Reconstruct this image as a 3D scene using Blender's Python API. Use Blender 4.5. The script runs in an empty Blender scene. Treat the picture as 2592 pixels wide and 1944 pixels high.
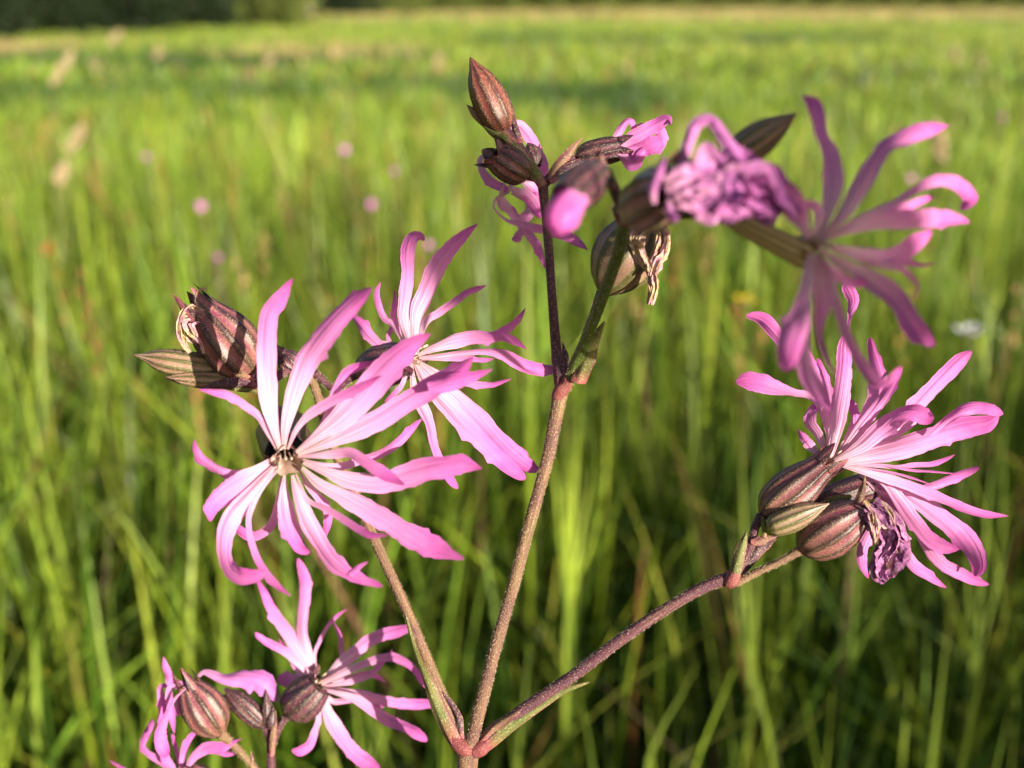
import bpy, math, random
import numpy as np
from mathutils import Vector, Matrix, noise
R = math.radians
random.seed(7)
rng = np.random.default_rng(7)
scene = bpy.context.scene
COL = scene.collection

# ------------------------------------------------------------------ camera
F = 2657.0                       # focal length in photograph pixels (2592 wide)
CAM = Vector((0.0, 0.0, 0.68))
PITCH = math.atan(968.0 / F)
cam_d = bpy.data.cameras.new('camera')
cam = bpy.data.objects.new('camera', cam_d)
COL.objects.link(cam)
cam.location = CAM
cam.rotation_euler = (R(90) - PITCH, 0, 0)
cam_d.sensor_width = 36
cam_d.lens = 36 * F / 2592
cam_d.clip_start = 0.005
cam_d.clip_end = 2000
cam_d.dof.use_dof = True
cam_d.dof.focus_distance = 0.164
cam_d.dof.aperture_fstop = 14.0
scene.camera = cam
CM = Matrix.Translation(CAM) @ cam.rotation_euler.to_matrix().to_4x4()

# ------------------------------------------------------------------ light
SUN_EL, SUN_AZ = 10.5, -40.0       # azimuth: degrees left of straight behind the camera
world = bpy.data.worlds.new('World')
scene.world = world
world.use_nodes = True
wn = world.node_tree.nodes
bg = wn['Background']
sky = wn.new('ShaderNodeTexSky')
sky.sky_type = 'NISHITA'
sky.sun_disc = False
sky.sun_elevation = R(SUN_EL)
sky.sun_rotation = R(180 + SUN_AZ)
world.node_tree.links.new(sky.outputs[0], bg.inputs[0])
bg.inputs[1].default_value = 0.058
sl = bpy.data.lights.new('sun', 'SUN')
sl.energy = 5.0
sl.angle = R(0.55)
sl.color = (1.0, 0.91, 0.75)
so = bpy.data.objects.new('sun', sl)
COL.objects.link(so)
sv = Vector((-math.sin(R(SUN_AZ)) * math.cos(R(SUN_EL)), -math.cos(R(SUN_AZ)) * math.cos(R(SUN_EL)), math.sin(R(SUN_EL))))
so.rotation_euler = sv.to_track_quat('Z', 'Y').to_euler()
so.location = (2, -6, 3)
scene.view_settings.view_transform = 'Standard'
scene.view_settings.look = 'None'
scene.view_settings.gamma = 1
scene.view_settings.use_curve_mapping = False
scene.view_settings.exposure = 1.5
scene.render.engine = 'CYCLES'

# ------------------------------------------------------------------ helpers
def at(px, py, d):
    return CM @ Vector(((px - 1296) / F * d, -(py - 972) / F * d, -d))

def tag(o, label=None, cat=None, group=None, kind=None):
    if label: o['label'] = label
    if cat: o['category'] = cat
    if group: o['group'] = group
    if kind: o['kind'] = kind
    return o

def empty(name, loc):
    o = bpy.data.objects.new(name, None)
    COL.objects.link(o)
    o.location = loc
    o.empty_display_size = 0.02
    return o

ORG = Vector((0, 0, 0))          # ground point of the plant being built

class MB:
    """collects vertices, faces, uvs"""
    def __init__(s): s.v, s.f, s.uv = [], [], []
    def grid(s, rows, uvs, close=False):
        n = len(rows[0]); b = len(s.v)
        for r in rows: s.v.extend(r)
        for u in uvs: s.uv.extend(u)
        for i in range(len(rows) - 1):
            for j in range(n if close else n - 1):
                k = (j + 1) % n
                s.f.append((b + i*n + j, b + i*n + k, b + (i+1)*n + k, b + (i+1)*n + j))
    def build(s, name, mat, parent=None, smooth=True, org=None):
        me = bpy.data.meshes.new(name)
        o0 = ORG if org is None else org
        me.from_pydata([tuple(Vector(p) - o0) for p in s.v], [], s.f)
        if s.uv:
            ul = me.uv_layers.new(name='UVMap')
            idx = np.empty(len(me.loops), dtype=np.int32); me.loops.foreach_get('vertex_index', idx)
            a = np.array(s.uv, dtype=np.float32)[idx]
            ul.data.foreach_set('uv', a.ravel())
        if smooth: me.polygons.foreach_set('use_smooth', [True] * len(me.polygons))
        me.materials.append(mat)
        o = bpy.data.objects.new(name, me)
        COL.objects.link(o)
        if parent is not None: o.parent = parent
        else: o.location = o0
        return o

def cr(P, n):
    """Catmull-Rom through the rows of P, resampled to n points"""
    P = np.array(P, dtype=float)
    Q = np.vstack([2*P[0]-P[1], P, 2*P[-1]-P[-2]])
    seg = np.maximum(np.linalg.norm(np.diff(P[:, :3], axis=0), axis=1), 1e-9)
    cum = np.concatenate([[0], np.cumsum(seg)]); cum /= cum[-1]
    out = []
    for t in np.linspace(0, 1, n):
        i = min(np.searchsorted(cum, t, side='right') - 1, len(P) - 2)
        u = (t - cum[i]) / (cum[i+1] - cum[i])
        a, b, c, d = Q[i], Q[i+1], Q[i+2], Q[i+3]
        out.append(0.5*((2*b) + (c-a)*u + (2*a-5*b+4*c-d)*u*u + (3*b-a-3*c+d)*u**3))
    return np.array(out)

ZOOM = {'n': (0, 0, 1.0), 'R1': (1100, 100, .42194), 'R2': (1500, 200, .49367), 'R3': (1800, 700, .48222),
        'R4': (440, 660, .52434), 'R5': (840, 540, .4461), 'R6': (260, 1400, .40687), 'Z1': (1180, 280, .24112),
        'Z2': (1560, 260, .24108), 'Z3': (260, 1640, .18323), 'Z4': (340, 680, .25316), 'Z5': (1850, 1080, .25316)}
def zc(z, x, y):
    a, b, s = ZOOM[z]
    return a + x*s, b + y*s

def ribbon(mb, z, pts, d0, dz=(0, 0), roll=(0, 0), cup=.22, n=26, m=7, bend=0.0, crumple=0.0, jag=0.05, seed=None, v0=0.0, taper=True, slim=1.0, claw=False):
    """a petal lobe or small leaf: pts = (x, y, width) along its midrib, in the traced picture's units"""
    rs = random.Random(seed if seed is not None else len(mb.v) + int(pts[0][0]*3 + pts[-1][1]*7))
    s = ZOOM[z][2]
    P = []
    L = len(pts)
    for i, (x, y, w) in enumerate(pts):
        t = i / (L - 1)
        X, Y = zc(z, x, y)
        d = d0 + (dz[0] + (dz[1]-dz[0]) * t**1.25)/1000 - bend/1000*math.sin(math.pi*t)
        p = at(X, Y, d)
        P.append((p.x, p.y, p.z, w*s*d/F))
    if crumple: n, m = int(n*2.2), 15
    else: n = int(n*1.5)
    C = cr(P, n)
    ph = rs.uniform(0, 50)
    teeth = [(rs.uniform(.55, .93), rs.choice((-1, 1)), rs.uniform(.18, .5)) for _ in range(rs.choice((0, 1, 1, 2)))] if jag > .06 else []
    f1, f2, wv = rs.uniform(5, 9), rs.uniform(3, 6), rs.uniform(.10, .30)
    rows, uvs = [], []
    for i in range(n):
        t = i/(n-1)
        p = Vector(C[i, :3]); w = max(C[i, 3], 0.00012)
        a = Vector(C[min(i+1, n-1), :3]) - Vector(C[max(i-1, 0), :3])
        if a.length < 1e-9: a = Vector((0, 0, 1))
        a.normalize()
        V = (p - CAM).normalized()
        S = a.cross(V)
        if S.length < .25: S = S + a.cross(Vector((1, .3, 0)))*.4
        S.normalize()
        N = S.cross(a)
        fi = R(roll[0] + (roll[1]-roll[0])*t) + R(15)*math.sin(t*f1 + ph)
        S2 = S*math.cos(fi) + N*math.sin(fi)
        N2 = N*math.cos(fi) - S*math.sin(fi)
        hw = w/2/max(abs(math.cos(fi)), .5)*slim*(.62 + .38*min(1, t/.32)**1.3 if claw else 1)
        if taper and i == n-1: hw *= .55
        row, uu = [], []
        for j in range(m):
            q = -1 + 2*j/(m-1)
            sg = 1 if q > 0 else -1
            je = 1.0
            if jag > 0:
                je += (jag*1.6*noise.noise(Vector((t*7, sg*3.1 + ph, ph))) + jag*1.3*noise.noise(Vector((t*30, sg*5.7, ph)))*min(1, t*1.6))*abs(q)
                for t0, sd, am in teeth:
                    if sd == sg and abs(q) > .5:
                        x_ = (t - t0)/(.045 if t < t0 else .012)
                        je += am*math.exp(-x_*x_)*(abs(q)-.5)*2
            off = cup*hw*(q*q - .4) - hw*.20*math.exp(-(q/.22)**2)*(1-.5*t) + hw*wv*math.sin(t*f2*2 + ph)*t + hw*.07*math.sin(q*7 + ph + t*4) + hw*.16*q*math.sin(t*f1*1.7 + ph*2)
            v = p + S2*(hw*q*je) + N2*off
            if crumple:
                k1 = v*620 + Vector((ph, 0, 0)); k2 = v*1700 + Vector((0, ph, 3))
                r1 = 1 - 2.6*abs(noise.noise(k1)); r2 = 1 - 2.6*abs(noise.noise(k2))
                v = v + N2*(r1*.9 + r2*.35)*crumple*hw + S2*(noise.noise(k1*1.3 + Vector((7, 3, ph)))*.7 + .3*noise.noise(k2*1.2))*crumple*hw + a*noise.noise(k2 + Vector((2, 9, ph)))*crumple*hw*.35
            row.append(v); uu.append(((q+1)/2, v0 + (1-v0)*t))
        rows.append(row); uvs.append(uu)
    mb.grid(rows, uvs)

def tube(mb, pts, n=None, m=14, z='n', wob=.05, cap=True, seed=1):
    """stem: pts = (x, y, depth, radius) in picture units"""
    s = ZOOM[z][2]
    P = []
    for x, y, d, r in pts:
        X, Y = zc(z, x, y)
        p = at(X, Y, d)
        P.append((p.x, p.y, p.z, r*s*d/F))
    return tube3(mb, P, n, m, wob, cap, seed)

def tube3(mb, P, n=None, m=14, wob=.05, cap=True, seed=1):
    n = n or max(6, len(P)*7)
    C = cr(P, n) if len(P) > 2 else np.array([np.array(P[0])*(1-t) + np.array(P[1])*t for t in np.linspace(0, 1, n)])
    U = None; rows, uvs = [], []; ln = 0
    for i in range(n):
        p = Vector(C[i, :3]); r = max(C[i, 3], 2e-5)
        if i: ln += (p - Vector(C[i-1, :3])).length
        a = (Vector(C[min(i+1, n-1), :3]) - Vector(C[max(i-1, 0), :3])).normalized()
        if U is None:
            U = a.cross(Vector((.3, 1, .2)))
        U = (U - a*U.dot(a)).normalized()
        W = a.cross(U)
        row, uu = [], []
        for j in range(m):
            g = 2*math.pi*j/m
            k = 1 + wob*noise.noise(Vector((math.cos(g)*1.3 + seed, math.sin(g)*1.3, ln*260))) + wob*.7*math.cos(5*g + seed)
            row.append(p + (U*math.cos(g) + W*math.sin(g))*r*k)
            uu.append((j/m, ln*100))
        rows.append(row); uvs.append(uu)
    if cap:
        for idx in (0, -1):
            c = Vector(C[idx, :3]); rw = [c + (v-c)*.02 for v in rows[idx]]
            if idx == 0: rows.insert(0, rw); uvs.insert(0, uvs[0])
            else: rows.append(rw); uvs.append(uvs[-1])
    mb.grid(rows, uvs, close=True)
    return C

def hairs(mb, C, per_m=26000, ln=(.00018, .00042), seed=3):
    """fine pale hairs standing off a stem whose centre line is C (x, y, z, r)"""
    rs = random.Random(seed)
    for i in range(len(C)-1):
        p0, p1 = Vector(C[i, :3]), Vector(C[i+1, :3])
        a = p1 - p0; L = a.length
        if L < 1e-7: continue
        a /= L
        U = a.cross(Vector((.3, 1, .2))).normalized(); W = a.cross(U)
        for _ in range(int(per_m*L + rs.random())):
            t = rs.random(); g = rs.uniform(0, 6.283)
            r = C[i, 3]*(1-t) + C[i+1, 3]*t
            o = U*math.cos(g) + W*math.sin(g)
            tan = W*math.cos(g) - U*math.sin(g)
            b = p0 + (p1-p0)*t + o*r*.93
            dr = (o + tan*rs.uniform(-.5, .5) + a*rs.uniform(-.9, .3)).normalized()
            h = rs.uniform(*ln); wd = .000036
            k = len(mb.v)
            mb.v += [b - tan*wd, b + tan*wd, b + a*wd*1.6, b + dr*h]
            mb.uv += [(0, 0), (1, 0), (.5, 0), (.5, 1)]
            mb.f += [(k, k+1, k+3), (k+1, k+2, k+3), (k+2, k, k+3)]

def calyx(mb, z, base, mouth, prof, ribs=10, amp=.06, teeth=None, m=60, n=22, bow=(0, 0), tw=0.0, fold=0.0):
    """ribbed calyx or bud: base/mouth = (x, y, depth); prof = (t, radius) in picture units"""
    s = ZOOM[z][2]
    B = at(*zc(z, base[0], base[1]), base[2]); M = at(*zc(z, mouth[0], mouth[1]), mouth[2])
    dm = (base[2] + mouth[2])/2
    ax = (M - B); L = ax.length; ax.normalize()
    U = ax.cross(Vector((.2, 1, .35))).normalized(); W = ax.cross(U)
    bw = U*bow[0]*s*dm/F + W*bow[1]*s*dm/F
    pp = cr([(t, r, 0, 0) for t, r in prof], n)
    rows, uvs = [], []
    ph = random.uniform(0, 20)
    for i in range(n):
        t, r = pp[i, 0], max(pp[i, 1], .5)*s*dm/F
        c = B + ax*L*t + bw*math.sin(math.pi*min(max(t, 0), 1))
        row, uu = [], []
        for j in range(m):
            u = j/m; g = 2*math.pi*u + tw*t
            rib = .5 + .5*math.cos(2*math.pi*ribs*u)
            k = 1 + amp*(rib**2 - .45)*min(1, 6*t*(1.15-t) + .15) + .05*noise.noise(Vector((math.cos(g), math.sin(g), t*3 + ph)))
            if fold: k *= 1 + fold*t*t*math.cos(5*g)
            row.append(c + (U*math.cos(g) + W*math.sin(g))*r*k); uu.append((u, t))
        rows.append(row); uvs.append(uu)
    mb.grid(rows, uvs, close=True)
    if teeth:
        nt, tl, fl = teeth
        tl *= s*dm/F
        r = pp[-1, 1]*s*dm/F; c = B + ax*L
        for k in range(nt):
            g0 = 2*math.pi*(k + .25)/nt
            hwid = math.pi/nt
            rs_, us_ = [], []
            kl = random.uniform(.8, 1.15); fk = fl + random.uniform(-.18, .18)
            for i in range(9):
                q = i/8
                wv = hwid*(1-q)**.8
                row, uu = [], []
                for j in range(7):
                    e = -1 + j/3
                    g = g0 + e*wv
                    o = U*math.cos(g) + W*math.sin(g)
                    rr = r*(1 + fk*q) * (1.01 if i else 1.0) + r*.08*(1-e*e)*(1-q)
                    row.append(c + ax*tl*kl*(q - .06) + o*rr); uu.append((g/6.2832, .9 + .1*q))
                rs_.append(row); us_.append(uu)
            mb.grid(rs_, us_)
    return B, M

# ------------------------------------------------------------------ materials
def mat(name):
    m = bpy.data.materials.new(name); m.use_nodes = True
    nt = m.node_tree; nt.nodes.clear()
    out = nt.nodes.new('ShaderNodeOutputMaterial')
    return m, nt, out
def N(nt, t, **kw):
    n = nt.nodes.new(t)
    for k, v in kw.items():
        if k.startswith('i_'):
            n.inputs[k[2:].replace('_', ' ')].default_value = v
        else: setattr(n, k, v)
    return n
def ramp(nt, src, stops, interp='LINEAR'):
    r = nt.nodes.new('ShaderNodeValToRGB'); r.color_ramp.interpolation = interp
    e = r.color_ramp.elements
    while len(e) < len(stops): e.new(.5)
    for k, (p, c) in enumerate(stops): e[k].position = p; e[k].color = (*c, 1)
    nt.links.new(src, r.inputs[0]); return r.outputs[0]
def mix(nt, fac, a, b, mode='MIX'):
    x = nt.nodes.new('ShaderNodeMix'); x.data_type = 'RGBA'; x.blend_type = mode
    if isinstance(fac, (int, float)): x.inputs[0].default_value = fac
    else: nt.links.new(fac, x.inputs[0])
    for k, s in ((6, a), (7, b)):
        if isinstance(s, tuple): x.inputs[k].default_value = (*s, 1)
        else: nt.links.new(s, x.inputs[k])
    return x.outputs[2]
def math_n(nt, op, a, b=None, c=None):
    x = nt.nodes.new('ShaderNodeMath'); x.operation = op
    for k, s in enumerate((a, b, c)):
        if s is None: continue
        if isinstance(s, (int, float)): x.inputs[k].default_value = s
        else: nt.links.new(s, x.inputs[k])
    return x.outputs[0]
def leafy(nt, out, colour, trans=.35, rough=.5, spec=.3, tcol=None, bump=None, bstr=.3, bdist=.0002):
    p = N(nt, 'ShaderNodeBsdfPrincipled'); p.inputs['Roughness'].default_value = rough
    p.inputs['Specular IOR Level'].default_value = spec
    nt.links.new(colour, p.inputs['Base Color'])
    if bump is not None:
        b = N(nt, 'ShaderNodeBump'); b.inputs['Strength'].default_value = bstr; b.inputs['Distance'].default_value = bdist
        nt.links.new(bump, b.inputs['Height']); nt.links.new(b.outputs[0], p.inputs['Normal'])
    if trans <= 0:
        nt.links.new(p.outputs[0], out.inputs[0]); return
    t = N(nt, 'ShaderNodeBsdfTranslucent')
    nt.links.new(tcol if tcol is not None else colour, t.inputs[0])
    m = N(nt, 'ShaderNodeMixShader'); m.inputs[0].default_value = trans
    nt.links.new(p.outputs[0], m.inputs[1]); nt.links.new(t.outputs[0], m.inputs[2])
    nt.links.new(m.outputs[0], out.inputs[0])
def uvn(nt, sx=1, sy=1):
    u = N(nt, 'ShaderNodeUVMap', uv_map='UVMap')
    mp = N(nt, 'ShaderNodeMapping'); mp.inputs['Scale'].default_value = (sx, sy, 1)
    nt.links.new(u.outputs[0], mp.inputs[0])
    sp = N(nt, 'ShaderNodeSeparateXYZ'); nt.links.new(u.outputs[0], sp.inputs[0])
    return mp.outputs[0], sp.outputs[0], sp.outputs[1]
def objnoise(nt, scale, detail=3, rough=.55):
    g = N(nt, 'ShaderNodeNewGeometry')
    n = N(nt, 'ShaderNodeTexNoise'); n.inputs['Scale'].default_value = scale; n.inputs['Detail'].default_value = detail
    n.inputs['Roughness'].default_value = rough
    nt.links.new(g.outputs['Position'], n.inputs['Vector'])
    return n.outputs['Fac']

def make_petal(name, stops, trans=.42, vein=(.44, .07, .28), vs=1.0):
    m, nt, out = mat(name)
    vec, u, v = uvn(nt, 3.4, .3)
    base = ramp(nt, v, stops)
    n = N(nt, 'ShaderNodeTexNoise'); n.inputs['Scale'].default_value = 2.2; n.inputs['Detail'].default_value = 3
    nt.links.new(vec, n.inputs['Vector'])
    vm = ramp(nt, n.outputs['Fac'], [(.40, (0, 0, 0)), (.455, (1, 1, 1)), (.50, (0, 0, 0)), (.56, (0, 0, 0)), (.60, (.7, .7, .7)), (.64, (0, 0, 0))])
    fade = ramp(nt, v, [(0, (1,)*3), (.22, (.7,)*3), (.45, (.45,)*3), (.7, (.34,)*3), (1, (.2,)*3)])
    f = math_n(nt, 'MULTIPLY', math_n(nt, 'MULTIPLY', vm, fade), vs)
    c = mix(nt, f, base, vein)
    big = objnoise(nt, 420, 2)
    c = mix(nt, ramp(nt, big, [(.35, (0, 0, 0)), (.75, (.35,)*3)]), c, (.78, .30, .60))
    leafy(nt, out, c, trans, .5, .25, bump=n.outputs['Fac'], bstr=.9, bdist=.0003)
    return m
M_PETAL = make_petal('petal pink', [(0, (.80, .66, .52)), (.07, (.78, .50, .54)), (.2, (.86, .56, .70)), (.44, (.79, .32, .60)), (.78, (.66, .15, .49)), (1, (.62, .09, .41))])
M_PETAL_DEEP = make_petal('petal deep pink', [(0, (.76, .44, .60)), (.3, (.70, .22, .54)), (.7, (.62, .13, .46)), (1, (.58, .10, .42))])
M_WILT = make_petal('petal wilting purple', [(0, (.42, .26, .32)), (.4, (.44, .15, .40)), (1, (.34, .085, .32))], trans=.25)

def make_dry():
    m, nt, out = mat('dry corolla')
    vec, u, v = uvn(nt)
    n1 = objnoise(nt, 1500, 4); n2 = objnoise(nt, 420, 2)
    c = ramp(nt, n1, [(.3, (.22, .11, .06)), (.5, (.46, .32, .17)), (.75, (.66, .53, .30))])
    c = mix(nt, ramp(nt, n2, [(.42, (0,)*3), (.62, (.8,)*3)]), c, (.42, .20, .30))
    leafy(nt, out, c, .15, .8, .1, bump=n1, bstr=.7, bdist=.0003)
    return m
M_DRY = make_dry()
def make_drypurple():
    m, nt, out = mat('dry purple corolla')
    n1 = objnoise(nt, 1300, 4); n2 = objnoise(nt, 500, 2)
    c = ramp(nt, n1, [(.3, (.10, .03, .09)), (.5, (.30, .11, .25)), (.75, (.48, .26, .36))])
    c = mix(nt, ramp(nt, n2, [(.56, (0,)*3), (.68, (.8,)*3)]), c, (.56, .42, .26))
    leafy(nt, out, c, .15, .8, .1, bump=n1, bstr=.7, bdist=.0003)
    return m
M_DRYP = make_drypurple()

def make_calyx(name, valley, rib, green, gamt, pale):
    m, nt, out = mat(name)
    vec, u, v = uvn(nt)
    cs = math_n(nt, 'COSINE', math_n(nt, 'MULTIPLY', u, 2*math.pi*10))
    wob = objnoise(nt, 700, 2)
    cs = math_n(nt, 'ADD', cs, math_n(nt, 'MULTIPLY', math_n(nt, 'SUBTRACT', wob, .5), .8))
    ribm = ramp(nt, math_n(nt, 'MULTIPLY_ADD', cs, .5, .5), [(.42, (0,)*3), (.72, (1,)*3)])
    edge = ramp(nt, math_n(nt, 'MULTIPLY_ADD', cs, .5, .5), [(.30, (0,)*3), (.42, (.7,)*3), (.55, (0,)*3)])
    n2 = objnoise(nt, 330, 2)
    val = mix(nt, ramp(nt, n2, [(.4, (0,)*3), (.65, (1,)*3)]), valley, pale)
    c = mix(nt, ribm, val, rib)
    c = mix(nt, edge, c, green)
    gm = ramp(nt, v, [(0, (gamt,)*3), (.3, (gamt*.6,)*3), (.9, (gamt*.15,)*3)])
    c = mix(nt, gm, c, green)
    sp = objnoise(nt, 5200, 1)
    c = mix(nt, ramp(nt, sp, [(.58, (0,)*3), (.68, (.6,)*3)]), c, (.40, .28, .15))
    leafy(nt, out, c, .05, .42, .45, bump=sp, bstr=.5, bdist=.00012)
    return m
M_CALYX = make_calyx('calyx purple', (.150, .024, .066), (.034, .009, .024), (.14, .10, .028), .40, (.25, .075, .095))
M_CALYX_DARK = make_calyx('calyx dark violet', (.060, .012, .038), (.022, .008, .018), (.04, .032, .018), .3, (.11, .026, .050))
M_CALYX_RED = make_calyx('calyx red brown', (.17, .032, .038), (.055, .016, .016), (.10, .055, .018), .2, (.14, .040, .030))
M_CALYX_GREEN = make_calyx('calyx olive pink', (.22, .10, .095), (.050, .042, .020), (.14, .14, .035), .5, (.30, .18, .15))
M_CALYX_TAN = make_calyx('calyx straw', (.60, .42, .17), (.20, .13, .035), (.48, .40, .10), .5, (.64, .45, .20))

def make_stem(name, a, b, c2, pale):
    m, nt, out = mat(name)
    vec, u, v = uvn(nt, 5, .22)
    n1 = objnoise(nt, 110, 2)
    col = ramp(nt, n1, [(.36, a), (.52, b), (.68, c2)])
    sp = objnoise(nt, 4200, 1)
    col = mix(nt, ramp(nt, sp, [(.54, (0,)*3), (.64, (.45,)*3)]), col, pale)
    st = N(nt, 'ShaderNodeTexNoise'); st.inputs['Scale'].default_value = 3.2; nt.links.new(vec, st.inputs['Vector'])
    col = mix(nt, ramp(nt, st.outputs['Fac'], [(.42, (0,)*3), (.62, (.75,)*3)]), col, a)
    leafy(nt, out, col, 0, .6, .25, bump=sp, bstr=.9, bdist=.0002)
    return m
M_STEM = make_stem('stem brown', (.10, .045, .04), (.17, .095, .05), (.15, .115, .04), (.42, .31, .18))
M_STEM_PURPLE = make_stem('stem purple', (.060, .018, .032), (.09, .028, .042), (.12, .048, .045), (.32, .21, .17))
M_STEM_GREEN = make_stem('stem green', (.055, .085, .012), (.085, .13, .018), (.08, .075, .02), (.22, .22, .07))
M_STEM_RED = make_stem('stem node red', (.16, .035, .042), (.19, .05, .05), (.15, .06, .04), (.34, .20, .14))

def make_bract(name, a, b):
    m, nt, out = mat(name)
    vec, u, v = uvn(nt)
    n1 = objnoise(nt, 260, 2)
    col = ramp(nt, n1, [(.35, a), (.65, b)])
    edge = ramp(nt, math_n(nt, 'ABSOLUTE', math_n(nt, 'SUBTRACT', u, .5)), [(.36, (0,)*3), (.47, (.8,)*3)])
    col = mix(nt, edge, col, (.20, .06, .07))
    col = mix(nt, ramp(nt, v, [(0, (.8,)*3), (.22, (0,)*3)]), col, (.32, .07, .09))
    sp = objnoise(nt, 4200, 1)
    col = mix(nt, ramp(nt, sp, [(.58, (0,)*3), (.68, (.6,)*3)]), col, (.40, .34, .20))
    leafy(nt, out, col, .12, .55, .25, bump=sp, bstr=.6, bdist=.00015)
    return m
M_BRACT = make_bract('bract green', (.085, .10, .025), (.14, .135, .04))
M_BRACT_PURPLE = make_bract('bract purple', (.15, .05, .06), (.20, .12, .06))
M_BRACT_DARK = make_bract('bract dark', (.05, .02, .035), (.08, .035, .05))

def flat(name, c, rough=.6, trans=0.0):
    m, nt, out = mat(name)
    n1 = objnoise(nt, 600, 2)
    col = ramp(nt, n1, [(.3, tuple(x*.7 for x in c)), (.7, c)])
    leafy(nt, out, col, trans, rough, .2)
    return m
M_HAIR = flat('hair', (.66, .55, .40), .5, .3)
M_THROAT = flat('throat', (.60, .40, .32), .6, .4)
M_ANTHER = flat('anther', (.62, .48, .36), .7, .1)

# ------------------------------------------------------------------ meadow setting
def make_ground():
    m, nt, out = mat('meadow ground')
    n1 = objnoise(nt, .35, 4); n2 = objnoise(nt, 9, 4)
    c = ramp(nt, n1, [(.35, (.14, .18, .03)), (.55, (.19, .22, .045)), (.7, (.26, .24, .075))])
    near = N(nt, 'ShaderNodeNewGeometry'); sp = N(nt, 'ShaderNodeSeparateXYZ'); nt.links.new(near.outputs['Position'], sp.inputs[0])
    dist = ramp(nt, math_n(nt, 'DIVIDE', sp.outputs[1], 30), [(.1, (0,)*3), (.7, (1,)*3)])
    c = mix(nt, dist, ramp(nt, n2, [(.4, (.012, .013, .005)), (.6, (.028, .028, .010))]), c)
    leafy(nt, out, c, 0, .95, .1)
    return m
me = bpy.data.meshes.new('meadow_ground')
gx = np.concatenate([-np.geomspace(600, 2, 14), np.linspace(-1.5, 1.5, 5), np.geomspace(2, 600, 14)])
gv = [(x, y, .0) for y in gx for x in gx]
n_ = len(gx)
me.from_pydata(gv, [], [(i*n_+j, i*n_+j+1, (i+1)*n_+j+1, (i+1)*n_+j) for i in range(n_-1) for j in range(n_-1)])
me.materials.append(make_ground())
g = bpy.data.objects.new('meadow_ground', me); COL.objects.link(g); tag(g, 'damp green meadow floor running to the wood', 'meadow', kind='structure')

def make_grass(name, trans=.4):
    m, nt, out = mat(name)
    a = N(nt, 'ShaderNodeAttribute', attribute_name='Col')
    leafy(nt, out, a.outputs['Color'], trans, .42, .35)
    return m
M_GRASS = make_grass('grass blades')

def blade_mesh(name, base, h, w, az, lean, face, cols, seg=5, curve=1.0):
    """base (n,2); blades bend over towards az; returns a mesh with one colour per blade"""
    n = len(base)
    ts = np.linspace(0, 1, seg+1)
    dx, dy = np.cos(az), np.sin(az)
    fx, fy = np.cos(face), np.sin(face)
    V = np.zeros((n, 2*seg+1, 3), np.float32)
    for k, t in enumerate(ts):
        off = lean*h*(.25*t + .75*t**2*curve)
        z = h*t*(1 - .28*np.clip(lean, 0, 1.4)*t)
        px = base[:, 0] + dx*off; py = base[:, 1] + dy*off
        ww = w*.5*min(1, (1-t)*2.2)*(.75 + .25*min(1, t*6))
        tw = face + t*.5
        fx, fy = np.cos(tw), np.sin(tw)
        if k < seg:
            V[:, 2*k] = np.stack([px - fx*ww, py - fy*ww, z], 1)
            V[:, 2*k+1] = np.stack([px + fx*ww, py + fy*ww, z], 1)
        else:
            V[:, 2*seg] = np.stack([px, py, z], 1)
    nv = 2*seg+1
    q = np.array([[2*k, 2*k+1, 2*k+3, 2*k+2] for k in range(seg-1)], np.int32)
    tri = np.array([2*seg-2, 2*seg-1, 2*seg], np.int32)
    b = (np.arange(n, dtype=np.int32)*nv)
    loops = np.concatenate([(q.ravel()[None, :] + b[:, None]), (tri[None, :] + b[:, None])], 1).ravel()
    cnt = np.tile(np.array([4]*(seg-1) + [3], np.int32), n)
    start = np.concatenate([[0], np.cumsum(cnt)[:-1]]).astype(np.int32)
    me = bpy.data.meshes.new(name)
    me.vertices.add(n*nv); me.vertices.foreach_set('co', V.reshape(-1))
    me.loops.add(len(loops)); me.loops.foreach_set('vertex_index', loops)
    me.polygons.add(len(cnt)); me.polygons.foreach_set('loop_start', start); me.polygons.foreach_set('loop_total', cnt)
    me.update(calc_edges=True)
    me.polygons.foreach_set('use_smooth', np.ones(len(cnt), bool))
    at_ = me.color_attributes.new('Col', 'FLOAT_COLOR', 'POINT')
    c4 = np.concatenate([cols, np.ones((n, 1))], 1).astype(np.float32)
    at_.data.foreach_set('color', np.repeat(c4, nv, axis=0).ravel())
    me.materials.append(M_GRASS)
    return me

def patch(x, y):
    """slow variation over the field, 0..1"""
    return (.5 + .25*np.sin(x*.55 + 1.3*np.sin(y*.31)) + .25*np.sin(y*.47 + 2 + .8*np.sin(x*.23)))

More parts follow.
